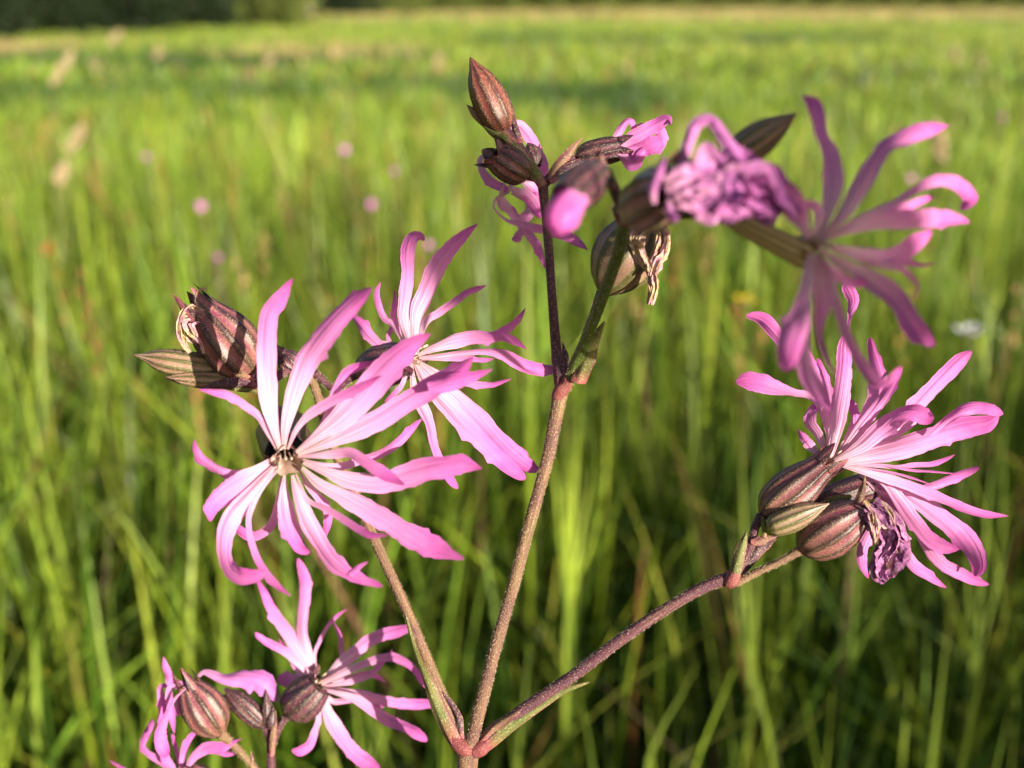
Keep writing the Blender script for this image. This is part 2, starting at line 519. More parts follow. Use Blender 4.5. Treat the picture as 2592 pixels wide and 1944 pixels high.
SHADE_BANDS = [(6.4, 9.2, -4.2, 1.4), (7.6, 9.6, 2.0, 6), (11.5, 14.5, -8, -.6), (17, 22, -1, 7)]   # shadow bands across the field, painted into the grass colour
def shade_band_mask(x, y):
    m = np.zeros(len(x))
    for y0, y1, x0, x1 in SHADE_BANDS:
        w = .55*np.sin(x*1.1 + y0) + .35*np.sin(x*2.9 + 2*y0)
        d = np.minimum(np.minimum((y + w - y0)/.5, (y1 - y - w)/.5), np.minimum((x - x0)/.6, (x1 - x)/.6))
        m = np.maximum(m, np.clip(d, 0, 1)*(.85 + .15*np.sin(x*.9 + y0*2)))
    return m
def grass_cols(x, y, dry=.07):
    n = len(x)
    f = rng.random(n)
    p = patch(x*.6, y*.6)
    p2 = patch(x*2.7 + 4, y*2.7)
    c = np.stack([.092 + .098*f + .058*p, .18 + .105*f + .03*p, .014 + .02*rng.random(n)], 1)
    k = rng.random(n)
    yl = k < .16 + .24*p2
    c[yl] = np.stack([.23 + .13*rng.random(yl.sum()), .34 + .11*rng.random(yl.sum()), .03 + .025*rng.random(yl.sum())], 1)
    br = k > 1 - .55*dry*(.5 + p2)
    c[br] = np.stack([.32 + .16*rng.random(br.sum()), .16 + .14*rng.random(br.sum()), .05 + .07*rng.random(br.sum())], 1)
    dk = (k > .45) & (k < .62)
    c[dk] *= np.array([.45, .62, .7])
    m = shade_band_mask(x, y)[:, None]
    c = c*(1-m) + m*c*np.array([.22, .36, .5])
    tan = ((y > 13) & (y < 17) & (np.abs(x + 2.6) < 1.3 + .4*np.sin(y*3)) & (rng.random(n) < .6)) | ((y > 14) & (y < 17.5) & (x < -6.3)) | ((y > 40) & (rng.random(n) < .7))
    c[tan] = np.stack([.40 + .08*rng.random(tan.sum()), .29 + .06*rng.random(tan.sum()), .12 + .04*rng.random(tan.sum())], 1)
    return c

def sector(n, r0, r1, half, y_back=0.0, power=1.0):
    u = rng.random(n)
    r = (r0**power + u*(r1**power - r0**power))**(1/power)
    a = rng.uniform(-half, half, n)
    return np.stack([r*np.sin(a), r*np.cos(a)], 1)

def stuff(name, me, label):
    o = bpy.data.objects.new(name, me); COL.objects.link(o)
    return tag(o, label, 'grass', kind='stuff')

# near sward: clumps of narrow blades
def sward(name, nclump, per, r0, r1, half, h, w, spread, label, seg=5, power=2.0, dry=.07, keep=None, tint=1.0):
    c = sector(nclump, r0, r1, half, power=power)
    b = np.repeat(c, per, axis=0) + rng.normal(0, spread, (nclump*per, 2))
    hh = np.repeat(rng.uniform(.72, 1.1, nclump), per)*rng.uniform(.55, 1.0, len(b))*h
    ww = np.repeat(rng.uniform(.6, 1.35, nclump), per)*rng.uniform(.7, 1.2, len(b))*w
    b0, h0 = b, hh
    if keep is not None:
        k = keep(b, hh); b, hh, ww = b[k], hh[k], ww[k]
    az = rng.uniform(0, 6.283, len(b))
    lean = np.abs(rng.normal(.14, .26, len(b))) + (rng.random(len(b)) < .28)*rng.uniform(.3, 1.2, len(b))
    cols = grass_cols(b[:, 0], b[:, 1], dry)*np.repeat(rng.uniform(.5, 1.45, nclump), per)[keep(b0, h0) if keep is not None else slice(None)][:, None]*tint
    me = blade_mesh(name, b, hh, ww, az, lean, rng.normal(0, .8, len(b)), cols, seg)
    return stuff(name, me, label)
def keep_near(b, hh):
    r = np.hypot(b[:, 0], b[:, 1])
    lim = .60 - .75*r            # stay below the lowest line of sight near the flowers
    return (r > .3) & ((hh < lim) | (r > .42)) & ((hh < .44) | (r > .9))
sward('near_grass', 190, 12, .40, 1.15, R(52), .46, .0043, .026, 'tall grass blades right behind the pink flowers', seg=6, keep=keep_near)
sward('meadow_grass', 1250, 13, 1.1, 2.5, R(48), .47, .0044, .028, 'dense green meadow grass beyond the pink flowers', seg=6)
sward('dry_straw', 260, 3, .5, 3.2, R(48), .52, .0020, .03, 'thin dry straw stalks scattered through the grass', seg=6, dry=.75, keep=keep_near)
sward('herb_leaves', 150, 9, .55, 3.0, R(48), .30, .011, .02, 'low broad herb leaves hidden between the grass', seg=5, keep=keep_near)
sward('low_grass', 800, 12, .25, 2.4, R(60), .17, .004, .03, 'short undergrowth grass tinted dark as shade at the feet of the pink flowers', seg=4, tint=.26)  # tint puts the shade between the blades into their colour
sward('middle_grass', 900, 11, 2.4, 3.5, R(44), .44, .0070, .035, 'last tall tussocks before the grazed field', seg=4)
sward('field_grass', 3200, 12, 3.3, 8.5, R(42), .22, .0080, .05, 'short sunlit grass in the middle of the field', seg=3)
sward('far_grass', 9000, 9, 8.0, 34.0, R(36), .20, .016, .12, 'far short grass of the field near the wood', seg=3, dry=.12)
sward('pasture_grass', 5000, 9, 33.0, 110.0, R(34), .22, .05, .3, 'far pasture at the edge of the wood', seg=2, dry=.15)
def ring_keep(b, hh): return (b[:, 1] < .05) | (np.abs(b[:, 0]) > .5)
c_ = rng.uniform(-2.6, 2.6, (56000, 2)); c_ = c_[((c_[:, 1] < .1) | (np.abs(c_[:, 0]) > .30 + .62*c_[:, 1])) & (np.hypot(c_[:, 0], c_[:, 1]) > .33) & (c_[:, 1] < 1.6)]
me = blade_mesh('grass_behind', c_, np.where((c_[:, 0] > -.2) & (c_[:, 1] < .9), rng.uniform(.34, .50, len(c_)), rng.uniform(.25, .45, len(c_))), rng.uniform(.003, .005, len(c_)), rng.uniform(0, 6.28, len(c_)),
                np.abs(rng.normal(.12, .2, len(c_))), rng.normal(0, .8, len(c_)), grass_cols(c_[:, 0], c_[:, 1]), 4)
stuff('surrounding_grass', me, 'green meadow grass around the spot where the picture was taken')


# rusty sorrel heads scattered through the grass
pos = sector(190, .8, 3.3, R(46), power=1.6)
V_, F_, C_ = [], [], []
for x_, y_ in pos:
    h_ = random.uniform(.26, .47); lx, ly = random.uniform(-.06, .06), random.uniform(-.06, .06)
    col_ = random.choice([(.36, .13, .05), (.42, .20, .07), (.30, .10, .06), (.44, .26, .12)])
    k_ = len(V_); w_ = .0008
    V_ += [(x_ - w_, y_, 0), (x_ + w_, y_, 0), (x_ + lx + w_*.6, y_ + ly, h_), (x_ + lx - w_*.6, y_ + ly, h_)]; F_.append((k_, k_+1, k_+2, k_+3)); C_ += [(.2, .16, .05, 1)]*4
    for q_ in range(14):
        t_ = random.uniform(.80, 1.03); r_ = random.uniform(.001, .006); a_ = random.uniform(0, 6.28); z_ = random.uniform(.003, .007)
        cx, cy, cz = x_ + lx*t_ + r_*math.cos(a_), y_ + ly*t_ + r_*math.sin(a_), h_*t_
        k_ = len(V_); b_ = random.uniform(0, 3.14); ux, uy = math.cos(b_)*.0022, math.sin(b_)*.0022
        V_ += [(cx, cy, cz - z_), (cx + ux, cy + uy, cz), (cx, cy, cz + z_), (cx - ux, cy - uy, cz)]; F_.append((k_, k_+1, k_+2, k_+3)); C_ += [(*col_, 1)]*4
me = bpy.data.meshes.new('sorrel_heads'); me.from_pydata(V_, [], F_)
ca_ = me.color_attributes.new('Col', 'FLOAT_COLOR', 'POINT'); ca_.data.foreach_set('color', np.array(C_, np.float32).ravel())
me.materials.append(M_GRASS)
stuff('sorrel_heads', me, 'rusty sorrel seed heads scattered through the meadow grass')

# ------------------------------------------------------------------ plant parts
def lobe(p, dz=(0, -3), roll=None, **kw):
    return dict(p=p, dz=dz, roll=roll, **kw)

def petals(parent, z, d0, groups, m=None, name='petal', cup=.22, crumple=0.0, jitter=.5, slim=.86):
    for gi, grp in enumerate(groups):
        mb = MB()
        for li, l in enumerate(grp):
            if isinstance(l, list): l = lobe(l)
            rs = random.Random(gi*31 + li*7 + int(l['p'][0][0]))
            roll = l['roll'] if l['roll'] is not None else (rs.uniform(-16, 16), rs.uniform(-30, 30))
            j = rs.uniform(-jitter, jitter)
            dz = (l['dz'][0] + j, l['dz'][1] + j)
            ribbon(mb, l.get('z', z), l['p'], d0, dz, roll, cup=l.get('cup', cup), bend=l.get('bend', 0),
                   crumple=l.get('crumple', crumple), v0=l.get('v0', 0), n=l.get('n', 26), taper=l.get('taper', True), jag=l.get('jag', .10), slim=slim, claw=not l.get('v0', 0) and not crumple)
        mb.build(name, m or M_PETAL, parent)

def wilt(parent, z, d0, paths, m, name='withered_corolla', crumple=.3, seed=1):
    """shrivelled petals: many thin twisted strips along each path (points, spread, count)"""
    rs = random.Random(seed); mb = MB()
    for pts, spread, cnt in paths:
        for k in range(cnt):
            e = ((k + .5)/cnt - .5)*spread
            i0 = rs.choice((0, 0, 0, 1)) if len(pts) > 4 else 0
            i1 = len(pts) - (rs.choice((0, 0, 1)) if len(pts) > 4 else 0)
            q = []
            sub = pts[i0:i1]
            for i, (x, y) in enumerate(sub):
                a_, b_ = sub[max(i-1, 0)], sub[min(i+1, len(sub)-1)]
                tx, ty = b_[0]-a_[0], b_[1]-a_[1]; L = math.hypot(tx, ty) or 1
                t = i/(len(sub)-1)
                o = e*(.35 + .65*math.sin(math.pi*min(.9, t*.8 + .15))) + rs.uniform(-.13, .13)*spread
                w = spread*rs.uniform(.18, .42)*(1 if 0 < i < len(sub)-1 else .4)
                q.append((x - ty/L*o, y + tx/L*o, max(w, 14)))
            r0 = rs.uniform(-90, 90)
            dz0 = rs.uniform(-1.6, 1.6)
            ribbon(mb, z, q, d0, (dz0*.4, dz0), (r0, r0 + rs.choice((-1, 1))*rs.uniform(60, 230)), cup=.9, crumple=crumple, jag=.25, seed=rs.randint(0, 9999), n=22)
    return mb.build(name, m, parent)

def stem_part(root, pts, m, z='n', hair=26000, name='stem', n=None, seed=1, wob=.06):
    mb = MB(); C = tube(mb, pts, n=n, z=z, seed=seed, wob=wob)
    o = mb.build(name, m, root)
    if hair:
        hb = MB(); hairs(hb, C, hair, seed=seed)
        h = hb.build('hairs', M_HAIR, o, smooth=False); h['kind'] = 'stuff'
    return o, C

def bract(root, z, p, d0, m, dz=(0, 0), roll=(15, -15), cup=.5, name='bract'):
    mb = MB(); ribbon(mb, z, p, d0, dz, roll, cup=cup, jag=.02, n=20)
    return mb.build(name, m, root)

def calyx_part(root, m, *a, name='calyx', hair=0, **kw):
    mb = MB(); B, Mo = calyx(mb, *a, **kw)
    return mb.build(name, m, root), B, Mo

def throat(root, z, c, d, r, back, stamens=7, name='flower', face=(0, 0)):
    """the corolla tube with its anthers: the piece that carries the petals"""
    s = ZOOM[z][2]
    mb = MB()
    k = s*d/F
    A = at(*zc(z, *c), d); B = at(*zc(z, *back[:2]), back[2])
    ax = (A-B).normalized(); U = ax.cross(Vector((.2, .1, 1))).normalized(); W = ax.cross(U)
    rows, uvs = [], []
    for i in range(9):
        t = i/8
        rr = r*k*(.55 + .45*t**2)
        q = B.lerp(A, .35 + .65*t)
        rows.append([q + (U*math.cos(g) + W*math.sin(g))*rr*(1 + .12*math.cos(5*g)) for g in np.linspace(0, 6.2832, 25)[:-1]])
        uvs.append([(j/24, t) for j in range(24)])
    mb.grid(rows, uvs, close=True)
    o = mb.build(name, M_THROAT, root)
    sb = MB()
    rs = random.Random(int(c[0]))
    for i in range(stamens):
        g = rs.uniform(0, 6.28); e = rs.uniform(.2, .8)*r*k
        p0 = B.lerp(A, .5) + (U*math.cos(g) + W*math.sin(g))*e*.6
        p1 = A + ax*rs.uniform(-.0006, .0022) + (U*math.cos(g) + W*math.sin(g))*e
        tube3(sb, [(*p0, .00012), (*p0.lerp(p1, .6), .00011), (*p1, .0001)], 5, 5, 0)
        q = p1 + ax*.0005
        tube3(sb, [(*(p1 - ax*.0003), .0001), (*p1, .00024), (*q, .0002), (*(q + ax*.0003), .00006)], 7, 7, .1)
    sb.build('stamens', M_ANTHER, o)
    return o

# ================================================================== main plant
node2 = at(1188, 1890, .168)
ORG = Vector((node2.x - .012, node2.y + .02, 0))
plant = empty('ragged_robin', ORG)
tag(plant, 'tall ragged robin with forked purple stems, four open pink flowers and swollen seed capsules', 'wildflower')
ROOT = plant

# main axis from the ground to the first fork
mb = MB()
lo = at(1178, 1960, .169)
C = tube3(mb, [(ORG.x, ORG.y, -.01, .0021), (ORG.x + .004, ORG.y - .004, .2, .0019), (ORG.x + .008, ORG.y - .011, .4, .0017), (lo.x - .0004, lo.y + .003, lo.z - .03, .0016), (lo.x, lo.y, lo.z, .00155), (*at(1186, 1896, .168), .0017)], 60, 16, .06)
so_ = mb.build('stem', M_STEM, ROOT); hb = MB(); hairs(hb, C[35:], 30000); h = hb.build('hairs', M_HAIR, so_, smooth=False); h['kind'] = 'stuff'
# swollen red joints
stem_part(ROOT, [(1143, 1855, .1674, 13), (1158, 1878, .1674, 20), (1178, 1893, .1673, 22), (1196, 1900, .1675, 17)], M_STEM_RED, hair=0, name='stem_joint')
stem_part(ROOT, [(1196, 1902, .1673, 17), (1216, 1893, .1673, 21), (1234, 1878, .1673, 16), (1250, 1864, .1674, 11)], M_STEM_RED, hair=0, name='stem_joint')
# central, left and right branches
stem_part(ROOT, [(1188, 1890, .1675, 18), (1200, 1850, .1670, 17), (1228, 1740, .1660, 16), (1262, 1610, .1655, 15.5), (1300, 1480, .165, 15.5), (1345, 1310, .165, 15.5), (1385, 1165, .165, 16), (1402, 1080, .165, 17), (1418, 1000, .165, 19), (1424, 975, .165, 17)], M_STEM, seed=2, n=90, hair=34000)
stem_part(ROOT, [(1170, 1884, .168, 16), (1135, 1800, .168, 15), (1090, 1690, .168, 14), (1030, 1545, .169, 13.5), (980, 1435, .170, 13), (930, 1325, .171, 13), (890, 1230, .172, 12), (850, 1150, .173, 12), (815, 1040, .174, 11.5), (795, 975, .174, 11), (775, 930, .174, 12), (765, 905, .174, 10)], M_STEM, seed=3, n=90)
stem_part(ROOT, [(1212, 1888, .1675, 15), (1270, 1838, .1675, 16), (1340, 1786, .1675, 16), (1450, 1710, .167, 15), (1590, 1605, .166, 14.5), (1720, 1520, .165, 14), (1800, 1478, .165, 14.5), (1850, 1462, .165, 18), (1862, 1452, .165, 14)], M_STEM_PURPLE, seed=4, n=90)
bract(ROOT, 'n', [(1150, 1882, 30), (1122, 1826, 36), (1086, 1738, 26), (1050, 1640, 14), (1026, 1555, 5)], .1668, M_BRACT, roll=(35, 40))
bract(ROOT, 'n', [(1215, 1900, 30), (1270, 1858, 34), (1340, 1806, 24), (1420, 1756, 15), (1492, 1727, 4)], .1668, M_BRACT, roll=(-20, -30))
bract(ROOT, 'n', [(1215, 1880, 20), (1255, 1838, 26), (1320, 1795, 16), (1390, 1750, 5)], .1668, M_BRACT_PURPLE, roll=(30, 20))
bract(ROOT, 'n', [(1168, 1870, 14), (1160, 1820, 20), (1140, 1780, 14), (1120, 1750, 4)], .1669, M_BRACT_DARK, roll=(30, 20))

# ---- upper fork: dark stem to the crowning buds
stem_part(ROOT, [(1420, 985, .165, 15), (1412, 920, .165, 14), (1404, 830, .165, 12.5), (1397, 740, .165, 11.5), (1390, 640, .165, 11), (1382, 550, .165, 11), (1376, 490, .165, 12.5), (1374, 462, .165, 14), (1372, 448, .165, 8)], M_STEM_PURPLE, seed=5, n=80, hair=30000)
stem_part(ROOT, [(1410, 1010, .1648, 16), (1420, 990, .1645, 19), (1434, 972, .164, 17), (1440, 955, .163, 12)], M_STEM_RED, hair=0, name='stem_joint')
bract(ROOT, 'R5', [(1290, 990, 40), (1280, 900, 70), (1265, 800, 48), (1250, 700, 6)], .1642, M_BRACT_DARK, roll=(30, 40))
bract(ROOT, 'R5', [(1310, 960, 40), (1330, 880, 50), (1325, 800, 36), (1310, 730, 6)], .1648, M_BRACT_DARK, roll=(-30, -40))
# the green stem that leans towards the viewer
stem_part(ROOT, [(1430, 985, .1648, 15), (1448, 945, .163, 16), (1475, 880, .159, 15), (1508, 800, .154, 14), (1540, 715, .148, 15), (1565, 640, .142, 16), (1578, 580, .136, 17), (1584, 545, .131, 18)], M_STEM_GREEN, seed=6, n=70, hair=20000)
bract(ROOT, 'R1', [(860, 2060, 90), (900, 1930, 110), (960, 1800, 70), (1020, 1690, 10)], .1615, M_BRACT, dz=(0, -5), roll=(10, 0))

# ---- crowning bud and its bracts
calyx_part(ROOT, M_CALYX_RED, 'R1', (418, 548, .1645), (214, 106, .1625), [(0, 42), (.05, 74), (.18, 104), (.38, 110), (.58, 98), (.75, 70), (.87, 36), (.94, 20), (1, 5)], name='bud', amp=.1, n=30)
stem_part(ROOT, [(640, 850, .165, 32), (590, 770, .1648, 28), (520, 670, .1646, 32), (460, 600, .1645, 38), (418, 545, .1645, 34)], M_STEM_PURPLE, z='R1', hair=24000, name='pedicel')
bract(ROOT, 'R1', [(480, 640, 60), (400, 575, 80), (320, 500, 78), (250, 440, 56), (193, 392, 6)], .1638, M_BRACT_PURPLE, roll=(10, -10))
bract(ROOT, 'R1', [(460, 630, 50), (400, 590, 60), (340, 555, 40), (290, 520, 6)], .1634, M_BRACT, roll=(20, 20))
bract(ROOT, 'R1', [(505, 625, 60), (480, 540, 50), (465, 450, 28), (453, 376, 5)], .164, M_BRACT_DARK, roll=(20, 30))
bract(ROOT, 'R1', [(650, 880, 60), (590, 780, 74), (510, 690, 70), (450, 620, 50), (420, 590, 10)], .1636, M_BRACT, roll=(-10, 10))
# dark bead-like buds behind the pedicel
calyx_part(ROOT, M_CALYX_DARK, 'R1', (620, 760, .168), (560, 620, .169), [(0, 20), (.3, 48), (.7, 45), (1, 5)], name='bud')

# ---- ageing flower hanging behind the upper stem
fl = throat(ROOT, 'Z1', (330, 560), .1675, 60, (560, 640, .168), 5)
calyx_part(fl, M_CALYX, 'Z1', (650, 690, .1645), (300, 470, .1625), [(0, 40), (.06, 96), (.2, 150), (.45, 178), (.75, 168), (1, 140)], teeth=(5, 130, .55), amp=.12)
stem_part(ROOT, [(810, 745, .165, 40), (730, 720, .1648, 34), (650, 690, .1645, 40)], M_STEM_PURPLE, z='Z1', hair=20000, name='pedicel')
petals(fl, 'Z1', .170, [
    [lobe([(420, 560, 60), (480, 300, 70), (530, 140, 90), (620, 200, 130), (710, 330, 160), (780, 480, 160), (825, 630, 140), (820, 760, 90)], (0, 4), (0, 25), cup=.5)],
    [lobe([(330, 560, 40), (230, 470, 60), (150, 520, 75), (180, 640, 95), (260, 750, 120), (370, 820, 110), (450, 870, 50)], (-2, 2), (20, -30), cup=.6)],
    [lobe([(420, 700, 50), (500, 830, 90), (600, 880, 130), (690, 960, 150), (750, 1060, 130), (770, 1130, 30)], (0, 4)),
     lobe([(560, 720, 50), (660, 790, 130), (740, 850, 110), (770, 930, 40)], (2, 5))],
    [lobe([(420, 700, 40), (370, 860, 60), (400, 960, 110), (510, 1090, 130), (600, 1200, 120), (700, 1350, 100), (780, 1500, 85), (835, 1660, 26)], (0, 5), (10, 40)),
     lobe([(600, 1180, 50), (570, 1270, 80), (530, 1340, 110), (500, 1375, 50)], (3, 2)),
     lobe([(640, 990, 50), (650, 1070, 140), (610, 1140, 130), (560, 1190, 30)], (4, 3))],
    [lobe([(450, 800, 30), (430, 870, 36), (330, 905, 34), (288, 1000, 30), (340, 1080, 30), (450, 1160, 48), (600, 1195, 80), (750, 1235, 100), (900, 1275, 116), (1050, 1315, 130), (1180, 1385, 100), (1278, 1462, 6)], (0, -1), (0, 10)),
     lobe([(440, 860, 40), (350, 920, 60), (380, 1000, 90), (480, 1040, 80), (560, 1130, 30)], (1, 2), (30, 30)),
     lobe([(470, 870, 30), (560, 905, 60), (640, 930, 70), (700, 960, 20)], (0, 2))],
], M_PETAL, cup=.4)

# ---- half-open flower to the right of the crown
fl = throat(ROOT, 'R1', (1130, 650), .165, 40, (1000, 660, .165), 3)
calyx_part(fl, M_CALYX_DARK, 'R1', (848, 705, .165), (1120, 650, .164), [(0, 18), (.08, 50), (.3, 76), (.65, 80), (1, 66)], teeth=(5, 95, .25), amp=.13)
stem_part(ROOT, [(655, 870, .165, 30), (710, 815, .1652, 30), (780, 750, .1652, 24), (850, 704, .165, 24)], M_STEM_PURPLE, z='R1', hair=20000, name='pedicel')
bract(ROOT, 'R1', [(680, 850, 60), (750, 750, 66), (830, 655, 44), (889, 590, 5)], .1642, M_BRACT_PURPLE, roll=(10, -10))
bract(ROOT, 'R1', [(690, 850, 50), (780, 790, 60), (860, 740, 46), (930, 720, 8)], .1638, M_BRACT_DARK, roll=(10, -10))
petals(fl, 'R1', .164, [
    [lobe([(1090, 655, 40), (1170, 600, 90), (1260, 555, 100), (1340, 508, 90), (1400, 480, 60), (1420, 512, 14)], (0, -3))],
    [lobe([(1060, 630, 30), (1095, 570, 60), (1140, 500, 50), (1185, 490, 44), (1205, 560, 40), (1150, 620, 20)], (0, 1), (10, 50)),
     lobe([(1200, 520, 16), (1240, 510, 20), (1290, 535, 20), (1320, 560, 14)], (0, 0))],
    [lobe([(1090, 670, 60), (1190, 655, 120), (1290, 635, 130), (1370, 610, 70)], (1, -1), cup=.5)],
    [lobe([(1100, 690, 60), (1180, 730, 110), (1220, 700, 90), (1250, 650, 30)], (-1, -3), (0, 40), cup=.6)],
    [lobe([(1240, 600, 50), (1330, 530, 70), (1365, 570, 70), (1350, 640, 80), (1280, 680, 50)], (2, 2), (0, 50), cup=.5)],
], M_PETAL_DEEP, cup=.45, jitter=.3)

# ---- seed capsule with a dry corolla, behind the green stem
calyx_part(ROOT, M_CALYX_GREEN, 'R1', (1005, 1520, .168), (1275, 1095, .1655), [(0, 36), (.06, 74), (.2, 142), (.42, 196), (.62, 200), (.82, 166), (1, 120)], name='seed_capsule', teeth=(5, 90, -.2), amp=.07)
cap = bpy.context.scene.collection.objects[-1]
stem_part(ROOT, [(1425, 990, .1655, 11), (1455, 920, .166, 10), (1500, 800, .167, 10), (1524, 741, .168, 15)], M_STEM_PURPLE, hair=16000, name='pedicel')
wilt(cap, 'R1', .1605, [([(1290, 1090), (1195, 1180), (1225, 1290), (1290, 1390), (1318, 1480), (1292, 1590)], 60, 6), ([(1320, 1085), (1378, 1160), (1365, 1250), (1325, 1330), (1300, 1420)], 66, 6)], M_DRY, seed=4)

# ---- pink bud hanging towards the viewer
stem_part(ROOT, [(1580, 560, .132, 18), (1575, 530, .131, 16), (1558, 490, .129, 14), (1545, 455, .127, 12), (1536, 430, .124, 9), (1524, 424, .121, 9)], M_STEM_PURPLE, hair=12000, name='pedicel')
fl, B, Mo = calyx_part(ROOT, M_CALYX_DARK, 'R1', (1010, 775, .122), (790, 965, .115), [(0, 24), (.08, 60), (.3, 112), (.65, 124), (1, 104)], name='bud', teeth=(5, 60, -.1), amp=.08)
calyx_part(fl, M_PETAL_DEEP, 'R1', (860, 905, .117), (728, 1135, .111), [(0, 60), (.25, 96), (.6, 108), (.85, 86), (.96, 48), (1, 8)], name='closed_petals', ribs=5, amp=.1, tw=1.2)
bract(ROOT, 'R1', [(1080, 900, 50), (1030, 790, 46), (990, 700, 34), (965, 640, 8)], .127, M_BRACT_PURPLE, dz=(0, -3))
stem_part(ROOT, [(1560, 520, .131, 16), (1580, 548, .1315, 24), (1605, 548, .130, 24), (1640, 535, .128, 20)], M_STEM_RED, hair=6000, name='stem_joint')

# ---- spent flower with shrivelled pink corolla, close to the viewer
fl, B, Mo = calyx_part(ROOT, M_CALYX_GREEN, 'R2', (190, 690, .127), (420, 560, .115), [(0, 30), (.1, 90), (.35, 142), (.7, 150), (1, 112)], name='seed_capsule', teeth=(5, 80, .5), amp=.12)
petals(fl, 'R2', .114, [
    [lobe([(380, 560, 60), (440, 480, 70), (480, 360, 75), (530, 240, 75), (610, 215, 62), (680, 310, 75), (730, 390, 95), (760, 470, 60)], (0, -3), (0, 20), crumple=.25)],
    [lobe([(320, 640, 40), (310, 560, 60), (340, 470, 50), (370, 400, 20)], (-4, -6), (0, 40)),
     lobe([(390, 620, 40), (400, 700, 60), (440, 720, 40)], (-4, -5))],
], M_WILT, cup=.6, name='withered_petal')
wilt(fl, 'R2', .1125, [([(380, 590), (500, 560), (620, 555), (740, 560), (860, 600), (980, 680)], 230, 16)], M_WILT, seed=11)
wilt(fl, 'R2', .1110, [([(420, 620), (540, 590), (660, 590), (780, 620), (890, 670)], 200, 8), ([(640, 520), (740, 470), (850, 490), (950, 580), (1050, 710)], 130, 7)], M_WILT, seed=12)
# ---- dark pointed bud beside it
stem_part(ROOT, [(1600, 545, .131, 16), (1680, 520, .130, 12), (1780, 460, .128, 11), (1845, 405, .126, 12)], M_STEM_PURPLE, hair=8000, name='pedicel')
calyx_part(ROOT, M_CALYX_GREEN, 'R2', (690, 420, .126), (1052, 172, .121), [(0, 40), (.1, 76), (.35, 92), (.6, 78), (.82, 40), (.94, 14), (1, 4)], name='bud', amp=.1)

# ---- open flower close to the viewer, facing away to the right
stem_part(ROOT, [(1600, 550, .131, 18), (1690, 545, .129, 14), (1780, 540, .127, 13), (1830, 545, .125, 13)], M_STEM_GREEN, hair=8000, name='pedicel')
fl = throat(ROOT, 'R2', (1140, 840), .1165, 50, (1000, 830, .120), 4)
calyx_part(fl, M_CALYX_TAN, 'R2', (650, 685, .1245), (1085, 905, .117), [(0, 18), (.08, 34), (.3, 52), (.7, 60), (1, 62)], teeth=(5, 75, .15), amp=.16)
petals(fl, 'R2', .115, [
    [lobe([(1150, 830, 40), (1205, 690, 90), (1228, 560, 104), (1215, 440, 106), (1190, 320, 98), (1165, 210, 92), (1125, 140, 80), (1075, 88, 16)], (1, 5), (52, 46)),
     lobe([(1170, 820, 40), (1290, 690, 98), (1365, 560, 108), (1430, 430, 108), (1495, 350, 100), (1585, 308, 112), (1680, 270, 102), (1750, 248, 70), (1828, 238, 10)], (1, 10), (48, 30)),
     lobe([(1130, 800, 40), (1160, 700, 60), (1130, 645, 55), (1080, 660, 45), (1070, 730, 30)], (-1, -2))],
    [lobe([(1180, 820, 30), (1380, 710, 55), (1530, 640, 58), (1640, 572, 52), (1740, 530, 55), (1830, 522, 74), (1905, 562, 84), (1938, 625, 84), (1890, 672, 40)], (1, 14), (30, 30)),
     lobe([(1180, 830, 30), (1330, 770, 66), (1480, 730, 92), (1620, 722, 106), (1740, 715, 110), (1830, 720, 92), (1932, 738, 20)], (0, 13), (20, -10)),
     lobe([(1200, 820, 20), (1440, 710, 44), (1560, 672, 50), (1680, 632, 54), (1752, 605, 14)], (3, 14))],
    [lobe([(1170, 850, 40), (1340, 890, 84), (1480, 920, 104), (1590, 892, 114), (1680, 832, 88), (1738, 780, 24)], (0, 11), (-10, -20)),
     lobe([(1160, 870, 40), (1290, 955, 84), (1400, 1010, 104), (1490, 1085, 124), (1570, 1175, 130), (1640, 1262, 124), (1695, 1335, 104), (1722, 1372, 56)], (-1, 8), (-42, -46)),
     lobe([(1300, 900, 30), (1500, 960, 42), (1600, 940, 42), (1690, 955, 26), (1765, 942, 6)], (2, 4)),
     lobe([(1400, 950, 25), (1570, 970, 40), (1640, 1020, 30), (1667, 1075, 18), (1640, 1140, 5)], (1, 3))],
    [lobe([(1120, 890, 50), (1092, 1040, 90), (1062, 1150, 118), (1032, 1250, 146), (1010, 1360, 138), (1004, 1460, 100), (1010, 1492, 40)], (-2, -3), (-46, -50)),
     lobe([(1140, 900, 50), (1158, 1040, 90), (1178, 1150, 92), (1160, 1240, 50), (1165, 1340, 36), (1200, 1440, 28), (1245, 1515, 8)], (0, 4), (-46, -40)),
     lobe([(480, 100, 60), (490, 230, 80), (480, 360, 90), (492, 480, 112), (530, 590, 98), (580, 670, 62), (622, 708, 8)], (1, 10), (-46, -46), z='R3')],
    [lobe([(1160, 890, 40), (1215, 1060, 76), (1250, 1170, 74), (1290, 1290, 62), (1340, 1390, 54), (1400, 1490, 64), (1470, 1558, 74), (1540, 1540, 54), (1584, 1476, 8)], (0, 9), (-50, -40)),
     lobe([(1150, 890, 30), (1250, 1000, 70), (1340, 1040, 60), (1420, 1030, 20)], (0, 1))],
], M_PETAL, jitter=.4)
petals(fl, 'R2', .114, [[lobe([(1110, 810, 50), (1050, 690, 130), (995, 575, 120), (940, 485, 74), (902, 425, 10)], (-1, -1), (0, 20))]], M_PETAL_DEEP)

